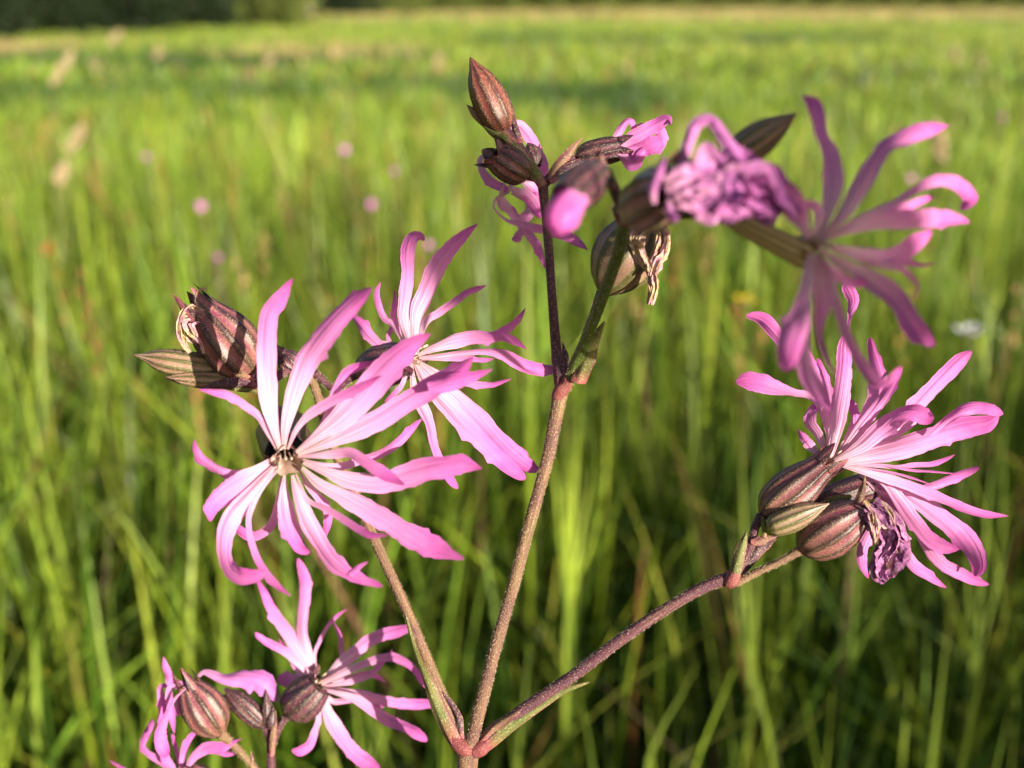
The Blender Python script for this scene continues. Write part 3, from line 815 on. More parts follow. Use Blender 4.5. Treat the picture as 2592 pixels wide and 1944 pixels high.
# ---- big open flower facing the viewer (left)
fl = throat(ROOT, 'R4', (550, 965), .1500, 74, (535, 890, .156), 5)
calyx_part(fl, M_CALYX_DARK, 'R4', (520, 770, .171), (535, 925, .1535), [(0, 40), (.1, 92), (.4, 125), (.75, 112), (1, 92)], teeth=(5, 40, .1))
stem_part(ROOT, [(768, 915, .174, 11), (748, 985, .1735, 10), (725, 1045, .1725, 10), (712, 1066, .171, 12)], M_STEM_PURPLE, name='pedicel')
petals(fl, 'R4', .150, [
    [lobe([(515, 915, 34), (485, 800, 80), (460, 650, 104), (450, 480, 112), (452, 360, 98), (462, 262, 98), (505, 190, 90), (545, 125, 44), (573, 84, 6)], (0, -9), (-10, -25)),
     lobe([(535, 910, 34), (543, 800, 74), (580, 650, 100), (645, 480, 124), (730, 360, 132), (830, 240, 112), (900, 172, 70), (958, 128, 10)], (0, -12), (0, 20)),
     lobe([(505, 925, 20), (450, 820, 38), (412, 755, 46), (345, 700, 48), (270, 652, 46), (200, 636, 36), (122, 622, 8)], (0, -4), (20, -20)),
     lobe([(550, 910, 20), (590, 820, 40), (650, 748, 50), (740, 692, 56), (850, 635, 56), (930, 595, 44), (1000, 555, 8)], (0, -10), (-20, 10))],
    [lobe([(590, 925, 30), (720, 830, 90), (820, 750, 138), (910, 660, 168), (1000, 550, 160), (1090, 455, 128), (1170, 392, 80), (1240, 352, 10)], (0, -9), (10, -20)),
     lobe([(600, 935, 30), (750, 880, 76), (860, 830, 114), (980, 770, 118), (1110, 690, 124), (1240, 610, 130), (1330, 560, 112), (1400, 510, 70), (1447, 462, 6)], (0, -7), (0, 10)),
     lobe([(1230, 620, 70), (1330, 590, 90), (1430, 562, 66), (1537, 524, 6)], (-6, -6.5), v0=.75),
     lobe([(590, 915, 16), (715, 800, 42), (750, 720, 44), (780, 630, 42), (830, 545, 48), (900, 510, 42), (972, 484, 8)], (0, -3), (30, 0)),
     lobe([(600, 945, 24), (760, 935, 54), (850, 928, 58), (930, 975, 64), (1030, 1040, 66), (1112, 1082, 14)], (0, -8), (-10, 20))],
    [lobe([(625, 975, 30), (720, 1012, 64), (840, 1060, 98), (960, 1080, 108), (1080, 1055, 124), (1200, 1020, 128), (1320, 990, 116), (1420, 985, 84), (1488, 1003, 8)], (0, -6), (10, -25), jag=.16),
     lobe([(618, 1000, 30), (690, 1070, 76), (790, 1122, 104), (900, 1182, 108), (1010, 1242, 112), (1120, 1310, 122), (1220, 1370, 130), (1290, 1400, 98), (1340, 1418, 56), (1400, 1440, 20)], (0, -7), (0, 15), jag=.16),
     lobe([(600, 955, 16), (740, 988, 32), (820, 990, 42), (900, 962, 46), (1000, 930, 46), (1100, 862, 46), (1160, 800, 34), (1197, 763, 8)], (2, 6), (20, 0)),
     lobe([(590, 990, 16), (650, 1090, 34), (705, 1150, 46), (740, 1205, 50), (742, 1270, 42), (725, 1342, 18)], (2, 5))],
    [lobe([(572, 1035, 30), (590, 1110, 66), (622, 1200, 90), (670, 1300, 94), (720, 1390, 98), (780, 1460, 90), (850, 1510, 70), (920, 1545, 54), (1007, 1572, 20)], (0, -6), (0, -20), jag=.16),
     lobe([(850, 1520, 20), (870, 1500, 32), (900, 1475, 26), (937, 1453, 6)], (-5, -5), v0=.7),
     lobe([(535, 1035, 25), (532, 1120, 66), (542, 1210, 90), (572, 1310, 104), (602, 1380, 80), (655, 1412, 22)], (1, -1), (10, 30)),
     lobe([(590, 1030, 15), (645, 1150, 32), (730, 1192, 38), (810, 1242, 40), (880, 1290, 40), (950, 1325, 38), (1032, 1325, 6)], (0, -9), (20, -10)),
     lobe([(520, 1030, 15), (500, 1180, 38), (480, 1260, 48), (430, 1315, 52), (370, 1332, 52), (312, 1292, 40), (300, 1238, 8)], (2, 5), (0, 40))],
    [lobe([(485, 950, 34), (415, 1010, 86), (322, 1080, 112), (235, 1140, 122), (182, 1195, 82), (176, 1258, 14)], (0, -3), (10, 30)),
     lobe([(490, 985, 34), (430, 1060, 80), (352, 1150, 100), (285, 1230, 114), (246, 1330, 94), (245, 1430, 78), (272, 1500, 78), (330, 1532, 84), (392, 1522, 72), (437, 1494, 18)], (0, -8), (0, -40)),
     lobe([(515, 945, 22), (360, 1022, 48), (270, 1036, 56), (190, 1002, 56), (130, 960, 50), (105, 910, 36), (98, 862, 6)], (1, -1), (20, 50)),
     lobe([(525, 985, 15), (432, 1090, 32), (386, 1170, 34), (362, 1250, 34), (376, 1360, 38), (420, 1470, 40), (490, 1560, 38), (567, 1620, 6)], (0, -7), (20, -10))],
], M_PETAL)

# ---- open flower behind it, facing right
fl = throat(ROOT, 'R5', (480, 800), .1655, 60, (330, 860, .167), 6)
calyx_part(fl, M_CALYX_DARK, 'R5', (150, 900, .170), (450, 830, .1655), [(0, 30), (.1, 80), (.35, 118), (.7, 112), (1, 92)], teeth=(5, 60, .2), amp=.1)
stem_part(ROOT, [(765, 915, .174, 11), (815, 960, .1735, 10), (850, 985, .1725, 10), (880, 962, .171, 11), (912, 938, .170, 14)], M_STEM_PURPLE, name='pedicel')
petals(fl, 'R5', .165, [
    [lobe([(460, 800, 34), (410, 610, 80), (418, 480, 84), (430, 350, 86), (430, 220, 88), (452, 145, 92), (500, 128, 62), (524, 154, 20)], (0, 1), (10, -10)),
     lobe([(470, 800, 34), (480, 590, 100), (520, 480, 110), (562, 380, 110), (618, 270, 118), (690, 182, 92), (760, 115, 60), (828, 60, 8)], (0, -1), (-10, 10)),
     lobe([(445, 800, 18), (348, 640, 38), (300, 600, 42), (265, 520, 42), (255, 450, 36), (276, 390, 6)], (1, 3), (20, 20)),
     lobe([(485, 800, 18), (530, 622, 48), (600, 570, 52), (680, 515, 50), (760, 457, 46), (820, 430, 38), (877, 410, 6)], (0, 1)),
     lobe([(445, 800, 14), (355, 610, 36), (358, 520, 34), (356, 430, 6)], (2, 4))],
    [lobe([(490, 805, 30), (560, 772, 66), (680, 730, 90), (800, 705, 90), (900, 705, 78), (960, 697, 62), (1030, 722, 52), (1105, 770, 8)], (0, -2), (0, 15)),
     lobe([(900, 705, 60), (980, 665, 56), (1050, 612, 46), (1099, 538, 5)], (-1, -2), v0=.7),
     lobe([(495, 820, 25), (600, 812, 50), (720, 792, 50), (850, 782, 42), (960, 798, 62), (1060, 850, 84), (1160, 882, 84), (1275, 890, 50)], (0, 1), (40, 10)),
     lobe([(510, 830, 15), (640, 825, 28), (760, 827, 32), (860, 833, 30), (920, 825, 6)], (1, 1)),
     lobe([(500, 840, 15), (650, 930, 42), (780, 966, 44), (900, 973, 40), (970, 956, 30), (1020, 937, 6)], (2, 3))],
    [lobe([(465, 840, 40), (540, 960, 112), (650, 1080, 124), (760, 1200, 132), (880, 1310, 126), (980, 1410, 106), (1060, 1480, 70), (1098, 1506, 36)], (0, 0), (0, 10)),
     lobe([(485, 840, 40), (620, 970, 84), (740, 1070, 114), (860, 1190, 118), (970, 1310, 112), (1070, 1400, 96), (1140, 1450, 74), (1178, 1450, 16)], (1, 1), (10, -10))],
    [lobe([(450, 850, 34), (470, 1020, 66), (520, 1110, 80), (556, 1200, 56), (582, 1310, 54), (622, 1420, 60), (672, 1510, 70), (714, 1562, 26)], (0, -1), (0, 20)),
     lobe([(440, 860, 15), (400, 970, 34), (365, 1015, 34), (330, 1045, 26), (298, 1068, 5)], (0, 1))],
    [lobe([(440, 810, 25), (350, 760, 54), (270, 742, 60), (220, 700, 72), (170, 640, 72), (130, 600, 56), (108, 588, 14)], (2, 5), (10, 20)),
     lobe([(440, 810, 14), (325, 720, 30), (345, 640, 30), (350, 590, 8)], (3, 5))],
], M_PETAL, jitter=.3)

# ---- left cyme: capsule with withered corolla, pointed buds
stem_part(ROOT, [(766, 908, .174, 12), (735, 930, .1725, 12), (690, 958, .170, 13), (640, 942, .169, 19)], M_STEM_PURPLE, name='pedicel')
cap, B, Mo = calyx_part(ROOT, M_CALYX, 'Z4', (1180, 1050, .169), (680, 440, .165), [(0, 80), (.06, 150), (.2, 245), (.45, 292), (.7, 268), (.9, 208), (1, 176)], name='seed_capsule', teeth=(5, 300, -.25), amp=.13)
wilt(cap, 'Z4', .1625, [([(690, 440), (570, 400), (470, 500), (450, 630), (490, 740), (560, 840)], 80, 6), ([(660, 430), (625, 330), (620, 250), (670, 215), (730, 200)], 40, 3), ([(640, 500), (550, 550), (590, 660), (650, 750), (690, 850)], 90, 5)], M_DRY, seed=5)
stem_part(ROOT, [(690, 958, .170, 10), (640, 965, .1685, 10), (600, 948, .1675, 9), (552, 932, .167, 11)], M_STEM_PURPLE, name='pedicel')
calyx_part(ROOT, M_CALYX_GREEN, 'Z4', (840, 1000, .167), (0, 862, .165), [(0, 50), (.08, 92), (.3, 132), (.55, 128), (.74, 94), (.86, 48), (.94, 22), (1, 5)], name='bud', amp=.12, bow=(0, 20), n=30)
calyx_part(ROOT, M_CALYX_GREEN, 'Z4', (960, 1110, .1665), (300, 1090, .1645), [(0, 40), (.15, 80), (.45, 92), (.75, 60), (.92, 22), (1, 4)], name='bud', amp=.12)
bract(ROOT, 'Z4', [(1250, 1190, 50), (1050, 1150, 110), (850, 1160, 90), (740, 1190, 50), (640, 1196, 6)], .1645, M_BRACT_DARK, roll=(20, 10))
bract(ROOT, 'Z4', [(1300, 1240, 40), (1150, 1215, 70), (980, 1200, 40), (860, 1200, 6)], .165, M_BRACT, roll=(10, 10))
bract(ROOT, 'Z4', [(1200, 1130, 60), (1020, 1050, 90), (880, 960, 70), (740, 830, 8)], .1655, M_BRACT_PURPLE, roll=(20, 10))
calyx_part(ROOT, M_CALYX_DARK, 'Z4', (1640, 1010, .173), (1470, 860, .1725), [(0, 40), (.2, 100), (.6, 120), (1, 70)], name='bud', teeth=(5, 90, .1), amp=.12)

# ---- right cyme: flower, capsule and bud
stem_part(ROOT, [(1852, 1462, .165, 15), (1878, 1425, .165, 12), (1902, 1372, .165, 11), (1912, 1335, .165, 11), (1928, 1303, .165, 13)], M_STEM_PURPLE, hair=24000, seed=9)
stem_part(ROOT, [(1838, 1478, .1645, 14), (1852, 1468, .1642, 19), (1862, 1448, .1643, 16)], M_STEM_RED, hair=0, name='stem_joint')
bract(ROOT, 'Z5', [(10, 1570, 70), (60, 1380, 120), (110, 1200, 96), (140, 1100, 40), (156, 1036, 6)], .1635, M_BRACT, roll=(0, 15))
bract(ROOT, 'Z5', [(80, 1500, 50), (200, 1320, 120), (340, 1160, 120), (490, 1080, 12)], .1655, M_BRACT_DARK, roll=(0, 15))
bract(ROOT, 'Z5', [(200, 1150, 40), (270, 1150, 90), (360, 1120, 70), (470, 1095, 8)], .1636, M_BRACT_PURPLE, roll=(0, 15))
bract(ROOT, 'Z5', [(340, 1110, 40), (330, 1010, 60), (320, 930, 40), (300, 900, 8)], .1635, M_BRACT, roll=(0, 15))
stem_part(ROOT, [(40, 1575, .1642, 40), (240, 1465, .164, 38), (450, 1372, .1638, 36), (600, 1290, .1636, 40), (720, 1220, .1635, 60)], M_STEM, z='Z5', hair=26000, name='pedicel')
cap, B, Mo = calyx_part(ROOT, M_CALYX, 'Z5', (690, 1235, .1638), (1300, 850, .1615), [(0, 60), (.05, 120), (.18, 200), (.42, 248), (.65, 240), (.85, 190), (1, 130)], name='seed_capsule', teeth=(5, 180, -.35), amp=.11)
bract(cap, 'Z5', [(1250, 850, 60), (1290, 720, 90), (1320, 600, 56), (1345, 490, 10)], .1605, M_BRACT_PURPLE, name='calyx_tooth')
wilt(cap, 'Z5', .1600, [([(1330, 820), (1470, 900), (1560, 1040), (1600, 1180), (1560, 1330), (1500, 1480), (1560, 1540)], 250, 15), ([(1420, 760), (1560, 850), (1660, 970), (1720, 1080), (1770, 1150)], 130, 6), ([(1480, 1180), (1460, 1320), (1430, 1440), (1440, 1530)], 110, 5)], M_DRYP, seed=6)
wilt(cap, 'Z5', .1585, [([(1330, 740), (1400, 860), (1430, 980), (1440, 1080), (1450, 1180)], 80, 5), ([(1560, 800), (1620, 900), (1640, 1000)], 60, 3)], M_DRY, seed=7)
calyx_part(ROOT, M_CALYX_GREEN, 'Z5', (380, 1015, .1625), (985, 768, .161), [(0, 66), (.1, 112), (.35, 130), (.6, 112), (.8, 62), (.92, 26), (1, 5)], name='bud', amp=.1)
calyx_part(ROOT, M_CALYX_DARK, 'Z5', (820, 790, .168), (1480, 560, .170), [(0, 60), (.2, 130), (.6, 150), (1, 120)], name='bud', teeth=(5, 100, .1), amp=.1)
bract(ROOT, 'Z5', [(900, 770, 40), (1020, 730, 80), (1120, 710, 70), (1210, 690, 30)], .1648, M_BRACT, roll=(0, 15))
fl = throat(ROOT, 'Z5', (1000, 320), .165, 120, (800, 500, .1655), 3)
calyx_part(fl, M_CALYX, 'Z5', (305, 890, .1655), (935, 385, .164), [(0, 46), (.06, 110), (.2, 188), (.45, 216), (.7, 190), (.88, 150), (1, 136)], teeth=(5, 230, .25), amp=.11)
petals(fl, 'R3', .1645, [
    [lobe([(620, 960, 70), (655, 800, 100), (672, 680, 104), (690, 560, 98), (700, 440, 88), (702, 350, 72), (708, 300, 24)], (0, -2), (0, 0)),
     lobe([(708, 310, 24), (728, 200, 34), (748, 130, 64), (722, 60, 78), (703, 28, 30)], (-2, 0), (60, -10), v0=.6),
     lobe([(605, 950, 40), (620, 780, 54), (590, 640, 64), (550, 520, 84), (510, 430, 60), (484, 332, 6)], (1, 2), (10, 0)),
     lobe([(620, 900, 30), (640, 760, 50), (610, 620, 60), (590, 520, 50), (560, 430, 20)], (2, 5), (0, 0))],
    [lobe([(600, 950, 25), (565, 835, 58), (522, 770, 64), (515, 710, 64), (560, 684, 50), (602, 722, 12)], (1, 4), (30, 60)),
     lobe([(580, 960, 30), (515, 880, 62), (480, 840, 46), (453, 803, 6)], (1, 2)),
     lobe([(620, 860, 20), (540, 650, 38), (430, 610, 46), (360, 590, 80), (270, 560, 114), (190, 545, 108), (133, 556, 26)], (2, 4), (50, 0)),
     lobe([(630, 850, 25), (540, 540, 48), (430, 430, 58), (350, 310, 78), (270, 230, 78), (185, 208, 36)], (3, 6), (0, 20))],
    [lobe([(650, 950, 30), (790, 770, 74), (842, 650, 84), (882, 540, 90), (870, 470, 74), (846, 390, 58), (833, 322, 34)], (1, 2), (0, 40)),
     lobe([(660, 950, 30), (780, 800, 60), (860, 700, 64), (912, 630, 64), (950, 560, 62), (985, 500, 36), (1002, 475, 6)], (0, -1), (0, 10)),
     lobe([(660, 940, 30), (760, 770, 56), (748, 690, 54), (735, 645, 24)], (2, 4)),
     lobe([(670, 940, 30), (800, 800, 50), (850, 690, 60), (830, 600, 20)], (3, 5))],
    [lobe([(650, 965, 40), (790, 890, 86), (890, 800, 106), (970, 732, 106), (1060, 715, 104), (1140, 740, 90), (1170, 735, 40)], (-1, -5), (10, 30)),
     lobe([(660, 965, 40), (1000, 790, 84), (1080, 680, 90), (1160, 590, 94), (1250, 500, 98), (1320, 430, 80), (1368, 392, 24)], (1, 1), (0, -20)),
     lobe([(640, 985, 50), (820, 940, 116), (960, 910, 130), (1100, 870, 134), (1240, 820, 130), (1360, 790, 126), (1450, 770, 100), (1508, 733, 30)], (-1, -3), (0, 10)),
     lobe([(1150, 830, 40), (1270, 730, 60), (1360, 690, 76), (1450, 690, 76), (1510, 713, 46), (1534, 723, 8)], (-3, -4), (10, 40), v0=.5),
     lobe([(680, 985, 10), (960, 1000, 22), (1060, 990, 32), (1160, 985, 32), (1230, 960, 26), (1280, 933, 5)], (1, 3)),
     lobe([(660, 985, 10), (900, 990, 16), (1040, 1015, 18), (1150, 1022, 16), (1292, 1036, 5)], (0, 0)),
     lobe([(680, 985, 10), (900, 1020, 12), (1030, 1050, 14), (1155, 1092, 5)], (1, 2))],
    [lobe([(660, 985, 30), (900, 1052, 62), (1050, 1100, 64), (1200, 1160, 58), (1330, 1215, 58), (1450, 1250, 46), (1562, 1258, 6)], (-1, -2), (10, -20)),
     lobe([(760, 1020, 20), (900, 1140, 36), (1020, 1130, 52), (1120, 1110, 50), (1220, 1080, 52), (1320, 1040, 54), (1404, 1002, 34)], (2, 6), (0, 20)),
     lobe([(750, 1010, 40), (900, 1070, 60), (990, 1170, 84), (1070, 1280, 94), (1150, 1380, 94), (1230, 1420, 82), (1302, 1432, 14)], (1, 1), (20, 0)),
     lobe([(760, 1010, 40), (960, 1100, 60), (1090, 1180, 94), (1200, 1260, 114), (1310, 1350, 132), (1380, 1450, 122), (1402, 1530, 92), (1388, 1574, 36)], (2, 0), (10, -20)),
     lobe([(940, 1120, 40), (1080, 1320, 50), (1150, 1430, 78), (1220, 1510, 78), (1310, 1560, 72), (1400, 1600, 60), (1460, 1617, 12)], (2, 3), (0, 20)),
     lobe([(870, 1080, 20), (920, 1300, 40), (1010, 1420, 48), (1060, 1510, 66), (1140, 1570, 56), (1200, 1610, 36), (1237, 1634, 5)], (3, 2), (20, 20)),
     lobe([(860, 1080, 20), (890, 1230, 34), (830, 1340, 56), (795, 1430, 64), (795, 1510, 56), (826, 1584, 12)], (4, 3), (10, 20)),
     lobe([(800, 1040, 60), (900, 1090, 100), (950, 1180, 110), (985, 1260, 66), (1002, 1332, 16)], (3, 4))],
], M_PETAL, jitter=.3)

# ================================================================== second plant, lower left
g2 = at(690, 2010, .192)
ORG = Vector((g2.x - .02, g2.y + .03, 0))
plant2 = empty('ragged_robin', ORG)
tag(plant2, 'lower ragged robin with dark stalks, one starry pink flower and crumpled pink petals', 'wildflower')
ROOT = plant2
mb = MB()
C = tube3(mb, [(ORG.x, ORG.y, -.01, .0018), (ORG.x + .004, ORG.y - .006, .22, .0016), (ORG.x + .014, ORG.y - .022, .42, .0013), (g2.x - .001, g2.y + .001, g2.z - .015, .0011), (g2.x, g2.y, g2.z, .001), (*at(683, 1944, .191), .0008), (*at(684, 1890, .19), .0007)], 60, 12, .06)
mb.build('stem', M_STEM_PURPLE, ROOT)
stem_part(ROOT, [(1042, 1220, .190, 26), (1070, 1150, .190, 24), (1110, 1060, .190, 24), (1160, 1000, .190, 30)], M_STEM_PURPLE, z='R6', hair=14000, name='pedicel')
bract(ROOT, 'R6', [(1045, 1260, 34), (1065, 1120, 36), (1076, 980, 5)], .1885, M_BRACT_PURPLE)
bract(ROOT, 'R6', [(930, 1360, 26), (928, 1290, 24), (925, 1230, 5)], .1885, M_BRACT_PURPLE)
fl = throat(ROOT, 'R6', (1350, 810), .190, 50, (1250, 900, .190), 5)
calyx_part(fl, M_CALYX_DARK, 'R6', (1150, 1005, .190), (1355, 815, .189), [(0, 28), (.07, 74), (.25, 116), (.5, 126), (.8, 106), (1, 80)], teeth=(5, 60, .25), amp=.11)
petals(fl, 'R6', .190, [
    [lobe([(1330, 810, 40), (1260, 660, 94), (1180, 540, 98), (1100, 420, 88), (1040, 320, 66), (1000, 240, 46), (963, 172, 24)], (1, 2)),
     lobe([(1340, 800, 40), (1280, 640, 84), (1240, 510, 84), (1240, 400, 78), (1255, 280, 82), (1260, 170, 78), (1235, 90, 60), (1214, 32, 20)], (1, -1), (0, 20)),
     lobe([(1330, 810, 25), (1200, 665, 62), (1120, 602, 62), (1030, 557, 56), (975, 522, 44), (950, 493, 14)], (0, -2)),
     lobe([(1320, 815, 30), (1210, 720, 46), (1165, 640, 36), (1120, 570, 30), (1098, 528, 6)], (2, 3))],
    [lobe([(1320, 820, 40), (1230, 795, 70), (1170, 790, 104), (1120, 792, 98), (1090, 790, 34)], (3, 6), (20, 30)),
     lobe([(1340, 790, 15), (1320, 640, 22), (1350, 550, 26), (1400, 460, 27), (1460, 390, 23), (1520, 348, 5)], (3, 5)),
     lobe([(1360, 790, 15), (1470, 690, 26), (1486, 600, 30), (1475, 510, 29), (1433, 428, 8)], (3, 5))],
    [lobe([(1355, 810, 40), (1450, 715, 90), (1540, 642, 98), (1640, 562, 88), (1740, 512, 84), (1830, 490, 78), (1930, 462, 46)], (0, 1)),
     lobe([(1360, 815, 40), (1500, 742, 64), (1620, 692, 58), (1740, 652, 54), (1850, 660, 58), (1940, 712, 58), (1990, 792, 52), (2022, 848, 10)], (-1, -3), (10, 40)),
     lobe([(1365, 830, 25), (1540, 802, 42), (1640, 767, 42), (1700, 722, 42), (1760, 660, 26), (1802, 598, 5)], (-1, -2)),
     lobe([(1365, 830, 20), (1620, 750, 36), (1700, 770, 42), (1757, 802, 6)], (2, 3))],
    [lobe([(1365, 840, 40), (1540, 872, 74), (1680, 902, 74), (1800, 930, 68), (1920, 942, 74), (2080, 935, 56)], (-1, 1)),
     lobe([(1365, 845, 30), (1560, 902, 64), (1680, 980, 74), (1780, 1040, 84), (1880, 1082, 78), (1950, 1122, 82), (2018, 1168, 34)], (-2, -4), (0, 20)),
     lobe([(1360, 845, 30), (1430, 920, 48), (1560, 912, 42), (1660, 937, 42), (1752, 962, 8)], (0, 2))],
    [lobe([(1355, 845, 40), (1395, 980, 94), (1450, 1090, 104), (1520, 1190, 114), (1590, 1262, 104), (1660, 1302, 92), (1725, 1338, 30)], (-1, -2), (0, 10)),
     lobe([(1345, 850, 25), (1352, 1010, 48), (1322, 1110, 52), (1290, 1190, 62), (1232, 1232, 74), (1176, 1228, 24)], (-1, -2), (20, 20))],
], M_PETAL, jitter=.3)
# dark buds
stem_part(ROOT, [(1042, 1230, .190, 22), (1030, 1140, .190, 18), (1000, 1070, .190, 22)], M_STEM_PURPLE, z='R6', hair=10000, name='pedicel')
calyx_part(ROOT, M_CALYX_DARK, 'R6', (1010, 1075, .190), (755, 840, .189), [(0, 24), (.12, 52), (.4, 68), (.7, 56), (.9, 24), (1, 4)], name='bud', amp=.12)
stem_part(ROOT, [(1044, 1220, .190, 20), (1038, 1140, .190, 18), (1032, 1060, .190, 18)], M_STEM_PURPLE, z='R6', hair=8000, name='pedicel')
calyx_part(ROOT, M_CALYX_DARK, 'R6', (1033, 1090, .1895), (1016, 852, .189), [(0, 20), (.2, 36), (.5, 38), (.8, 18), (1, 3)], name='bud', amp=.12)
calyx_part(ROOT, M_CALYX_DARK, 'R6', (1040, 1090, .1885), (1062, 960, .1885), [(0, 14), (.3, 28), (.7, 20), (1, 3)], name='bud', amp=.12)
# capsule on its long stalk, with limp petals
stem_part(ROOT, [(1690, 2050, .1915, 8), (686, 1990, .191, 9), (660, 1962, .190, 9), (632, 1930, .189, 9), (600, 1895, .188, 10), (572, 1868, .187, 12), (558, 1856, .1865, 15)][1:], M_STEM, hair=14000, name='pedicel')
cap, B, Mo = calyx_part(ROOT, M_CALYX, 'Z3', (1630, 1185, .1865), (1200, 540, .184), [(0, 70), (.06, 130), (.22, 236), (.45, 290), (.7, 270), (.9, 200), (1, 160)], name='seed_capsule', teeth=(5, 290, -.3), amp=.13)
petals(cap, 'Z3', .183, [
    [lobe([(1150, 560, 60), (1000, 520, 90), (920, 480, 100), (905, 370, 134), (860, 240, 92), (836, 116, 10)], (1, -1), (0, 20)),
     lobe([(1150, 560, 60), (950, 540, 110), (930, 650, 126), (940, 800, 116), (965, 950, 114), (980, 1080, 72), (992, 1185, 12)], (0, -1), (10, 40))],
    [lobe([(1150, 560, 40), (1060, 640, 46), (990, 720, 54), (920, 850, 66), (855, 1000, 116), (802, 1150, 176), (800, 1300, 206), (850, 1430, 186), (905, 1485, 90)], (-2, -3), (0, 20)),
     lobe([(1150, 570, 60), (850, 520, 70), (790, 560, 80), (800, 650, 96), (820, 780, 136), (832, 900, 136), (800, 1060, 96), (770, 1180, 50)], (1, 1), (0, 30))],
    [lobe([(1180, 600, 70), (1070, 700, 90), (1055, 800, 96), (1040, 940, 50)], (1, 2)),
     lobe([(1200, 560, 60), (1080, 495, 74), (990, 480, 60), (900, 500, 20)], (1, 0), (20, 60))],
], M_PETAL_DEEP, cup=.4, name='petal')
petals(cap, 'Z3', .187, [
    [lobe([(1350, 560, 50), (1310, 440, 60), (1380, 340, 90), (1500, 355, 140), (1650, 415, 180), (1800, 430, 240), (2000, 430, 290), (2200, 470, 340), (2300, 560, 280), (2420, 740, 50)], (1, 3), (10, 20), cup=.35),
     lobe([(1500, 640, 60), (1650, 720, 150), (1750, 790, 160), (1850, 850, 40)], (3, 4))],
], M_WILT, name='petal')
# half-hidden flower at the very bottom
fl = throat(ROOT, 'Z3', (1050, 1790), .189, 200, (1250, 1900, .190), 3)
stem_part(ROOT, [(686, 1985, .191, 9), (600, 1995, .1905, 9), (540, 2000, .190, 10)], M_STEM_PURPLE, hair=0, name='pedicel')
calyx_part(fl, M_CALYX, 'Z3', (1560, 1960, .190), (1180, 1720, .188), [(0, 60), (.15, 140), (.5, 190), (.8, 170), (1, 140)], teeth=(5, 150, -.1), amp=.12)
petals(fl, 'Z3', .188, [
    [lobe([(1060, 1790, 90), (780, 1570, 116), (625, 1460, 86), (552, 1360, 86), (590, 1220, 106), (650, 1080, 84), (687, 985, 34)], (0, 1), (10, 40)),
     lobe([(1050, 1790, 90), (900, 1600, 150), (850, 1480, 120), (840, 1400, 40)], (-1, -2))],
    [lobe([(1080, 1790, 80), (1100, 1560, 100), (1132, 1400, 108), (1190, 1270, 96), (1270, 1172, 64), (1305, 1146, 14)], (0, 2)),
     lobe([(1080, 1790, 60), (1045, 1520, 60), (1000, 1350, 66), (958, 1190, 40)], (2, 3))],
    [lobe([(1100, 1790, 80), (1230, 1550, 130), (1380, 1425, 170), (1530, 1370, 190), (1680, 1362, 146), (1810, 1302, 62), (1924, 1252, 8)], (0, -1)),
     lobe([(1450, 1430, 50), (1630, 1440, 96), (1720, 1470, 76), (1815, 1466, 40)], (-1, -1), v0=.6)],
    [lobe([(95, 1555, 16), (200, 1620, 46), (330, 1685, 54), (600, 1800, 70), (1040, 1800, 60)][::-1], (0, 1)),
     lobe([(1040, 1800, 60), (980, 1700, 100), (930, 1640, 80), (900, 1560, 30)], (1, 1))],
], M_PETAL_DEEP)
# ------------------------------------------------------------------ things in the meadow behind
ORG = Vector((0, 0, 0))
def colmesh(me, cols):
    a = me.color_attributes.new('Col', 'FLOAT_COLOR', 'POINT')
    a.data.foreach_set('color', np.tile(np.array([*cols, 1], np.float32), len(me.vertices)))

def wpos(px, py, y):
    """point at forward ground distance y seen at this pixel"""
    v = CM.to_3x3() @ Vector(((px-1296)/F, -(py-972)/F, -1))
    return CAM + v*(y/v.y)

# distinct grass shoots: fan of long blades from one root
def shoot(px, py, y, tips, width, col, label, group=None, bend=.15):
    """px,py: where the blades gather; tips: list of pixels of the blade ends"""
    root = wpos(px, py, y)
    base = Vector((root.x, root.y, 0))
    o = empty('grass_shoot', base)
    tag(o, label, 'grass shoot', group)
    for k, (tx, ty) in enumerate(tips):
        tip = wpos(tx, ty, y + random.uniform(-.02, .03))
        mid = Vector(root)
        mb = MB(); rows, uvs = [], []
        P = [(base.x + random.uniform(-.004, .004), base.y + random.uniform(-.004, .004), -.01), tuple(mid*.5 + base*.5), tuple(mid), tuple(mid.lerp(tip, .5) + Vector((0, 0, .01*bend))), tuple(tip)]
        C = cr(P, 18)
        for i in range(18):
            t = i/17
            w = width*.5*(.7 + .3*min(1, t*4))*min(1, (1-t)*2.4 + .02)
            p = Vector(C[i]); a = Vector(C[min(i+1, 17)]) - Vector(C[max(i-1, 0)])
            S = a.cross(Vector((.25*math.sin(k*2), 1, 0))).normalized()
            nrm = a.cross(S).normalized()
            rows.append([p - S*w + nrm*w*.35, p, p + S*w + nrm*w*.35]); uvs.append([(0, t), (.5, t), (1, t)])
        mb.grid(rows, uvs)
        b = mb.build('blade', M_GRASS, o, org=base)
        f = random.uniform(.85, 1.15)
        colmesh(b.data, [c*f for c in col])
    return o
YG = (.24, .30, .035); MG = (.13, .20, .025); LG = (.20, .27, .04); TAN = (.36, .27, .12); RUST = (.34, .15, .05)
shoot(1440, 1560, .62, [(1395, 1120), (1430, 1080), (1465, 1075), (1500, 1180), (1535, 1260), (1410, 1230), (1380, 1180), (1450, 1160)], .0066, (.34, .43, .05), 'bright yellow green fan of grass blades behind the middle pink flower stem')
shoot(1445, 1730, .58, [(1420, 1330), (1470, 1400)], .0045, MG, 'green grass shoot standing under the bright fan of blades')
shoot(1640, 1944, .43, [(1768, 1672)], .0046, LG, 'broad pale grass blade with blunt cut tip leaning right under the right branch')
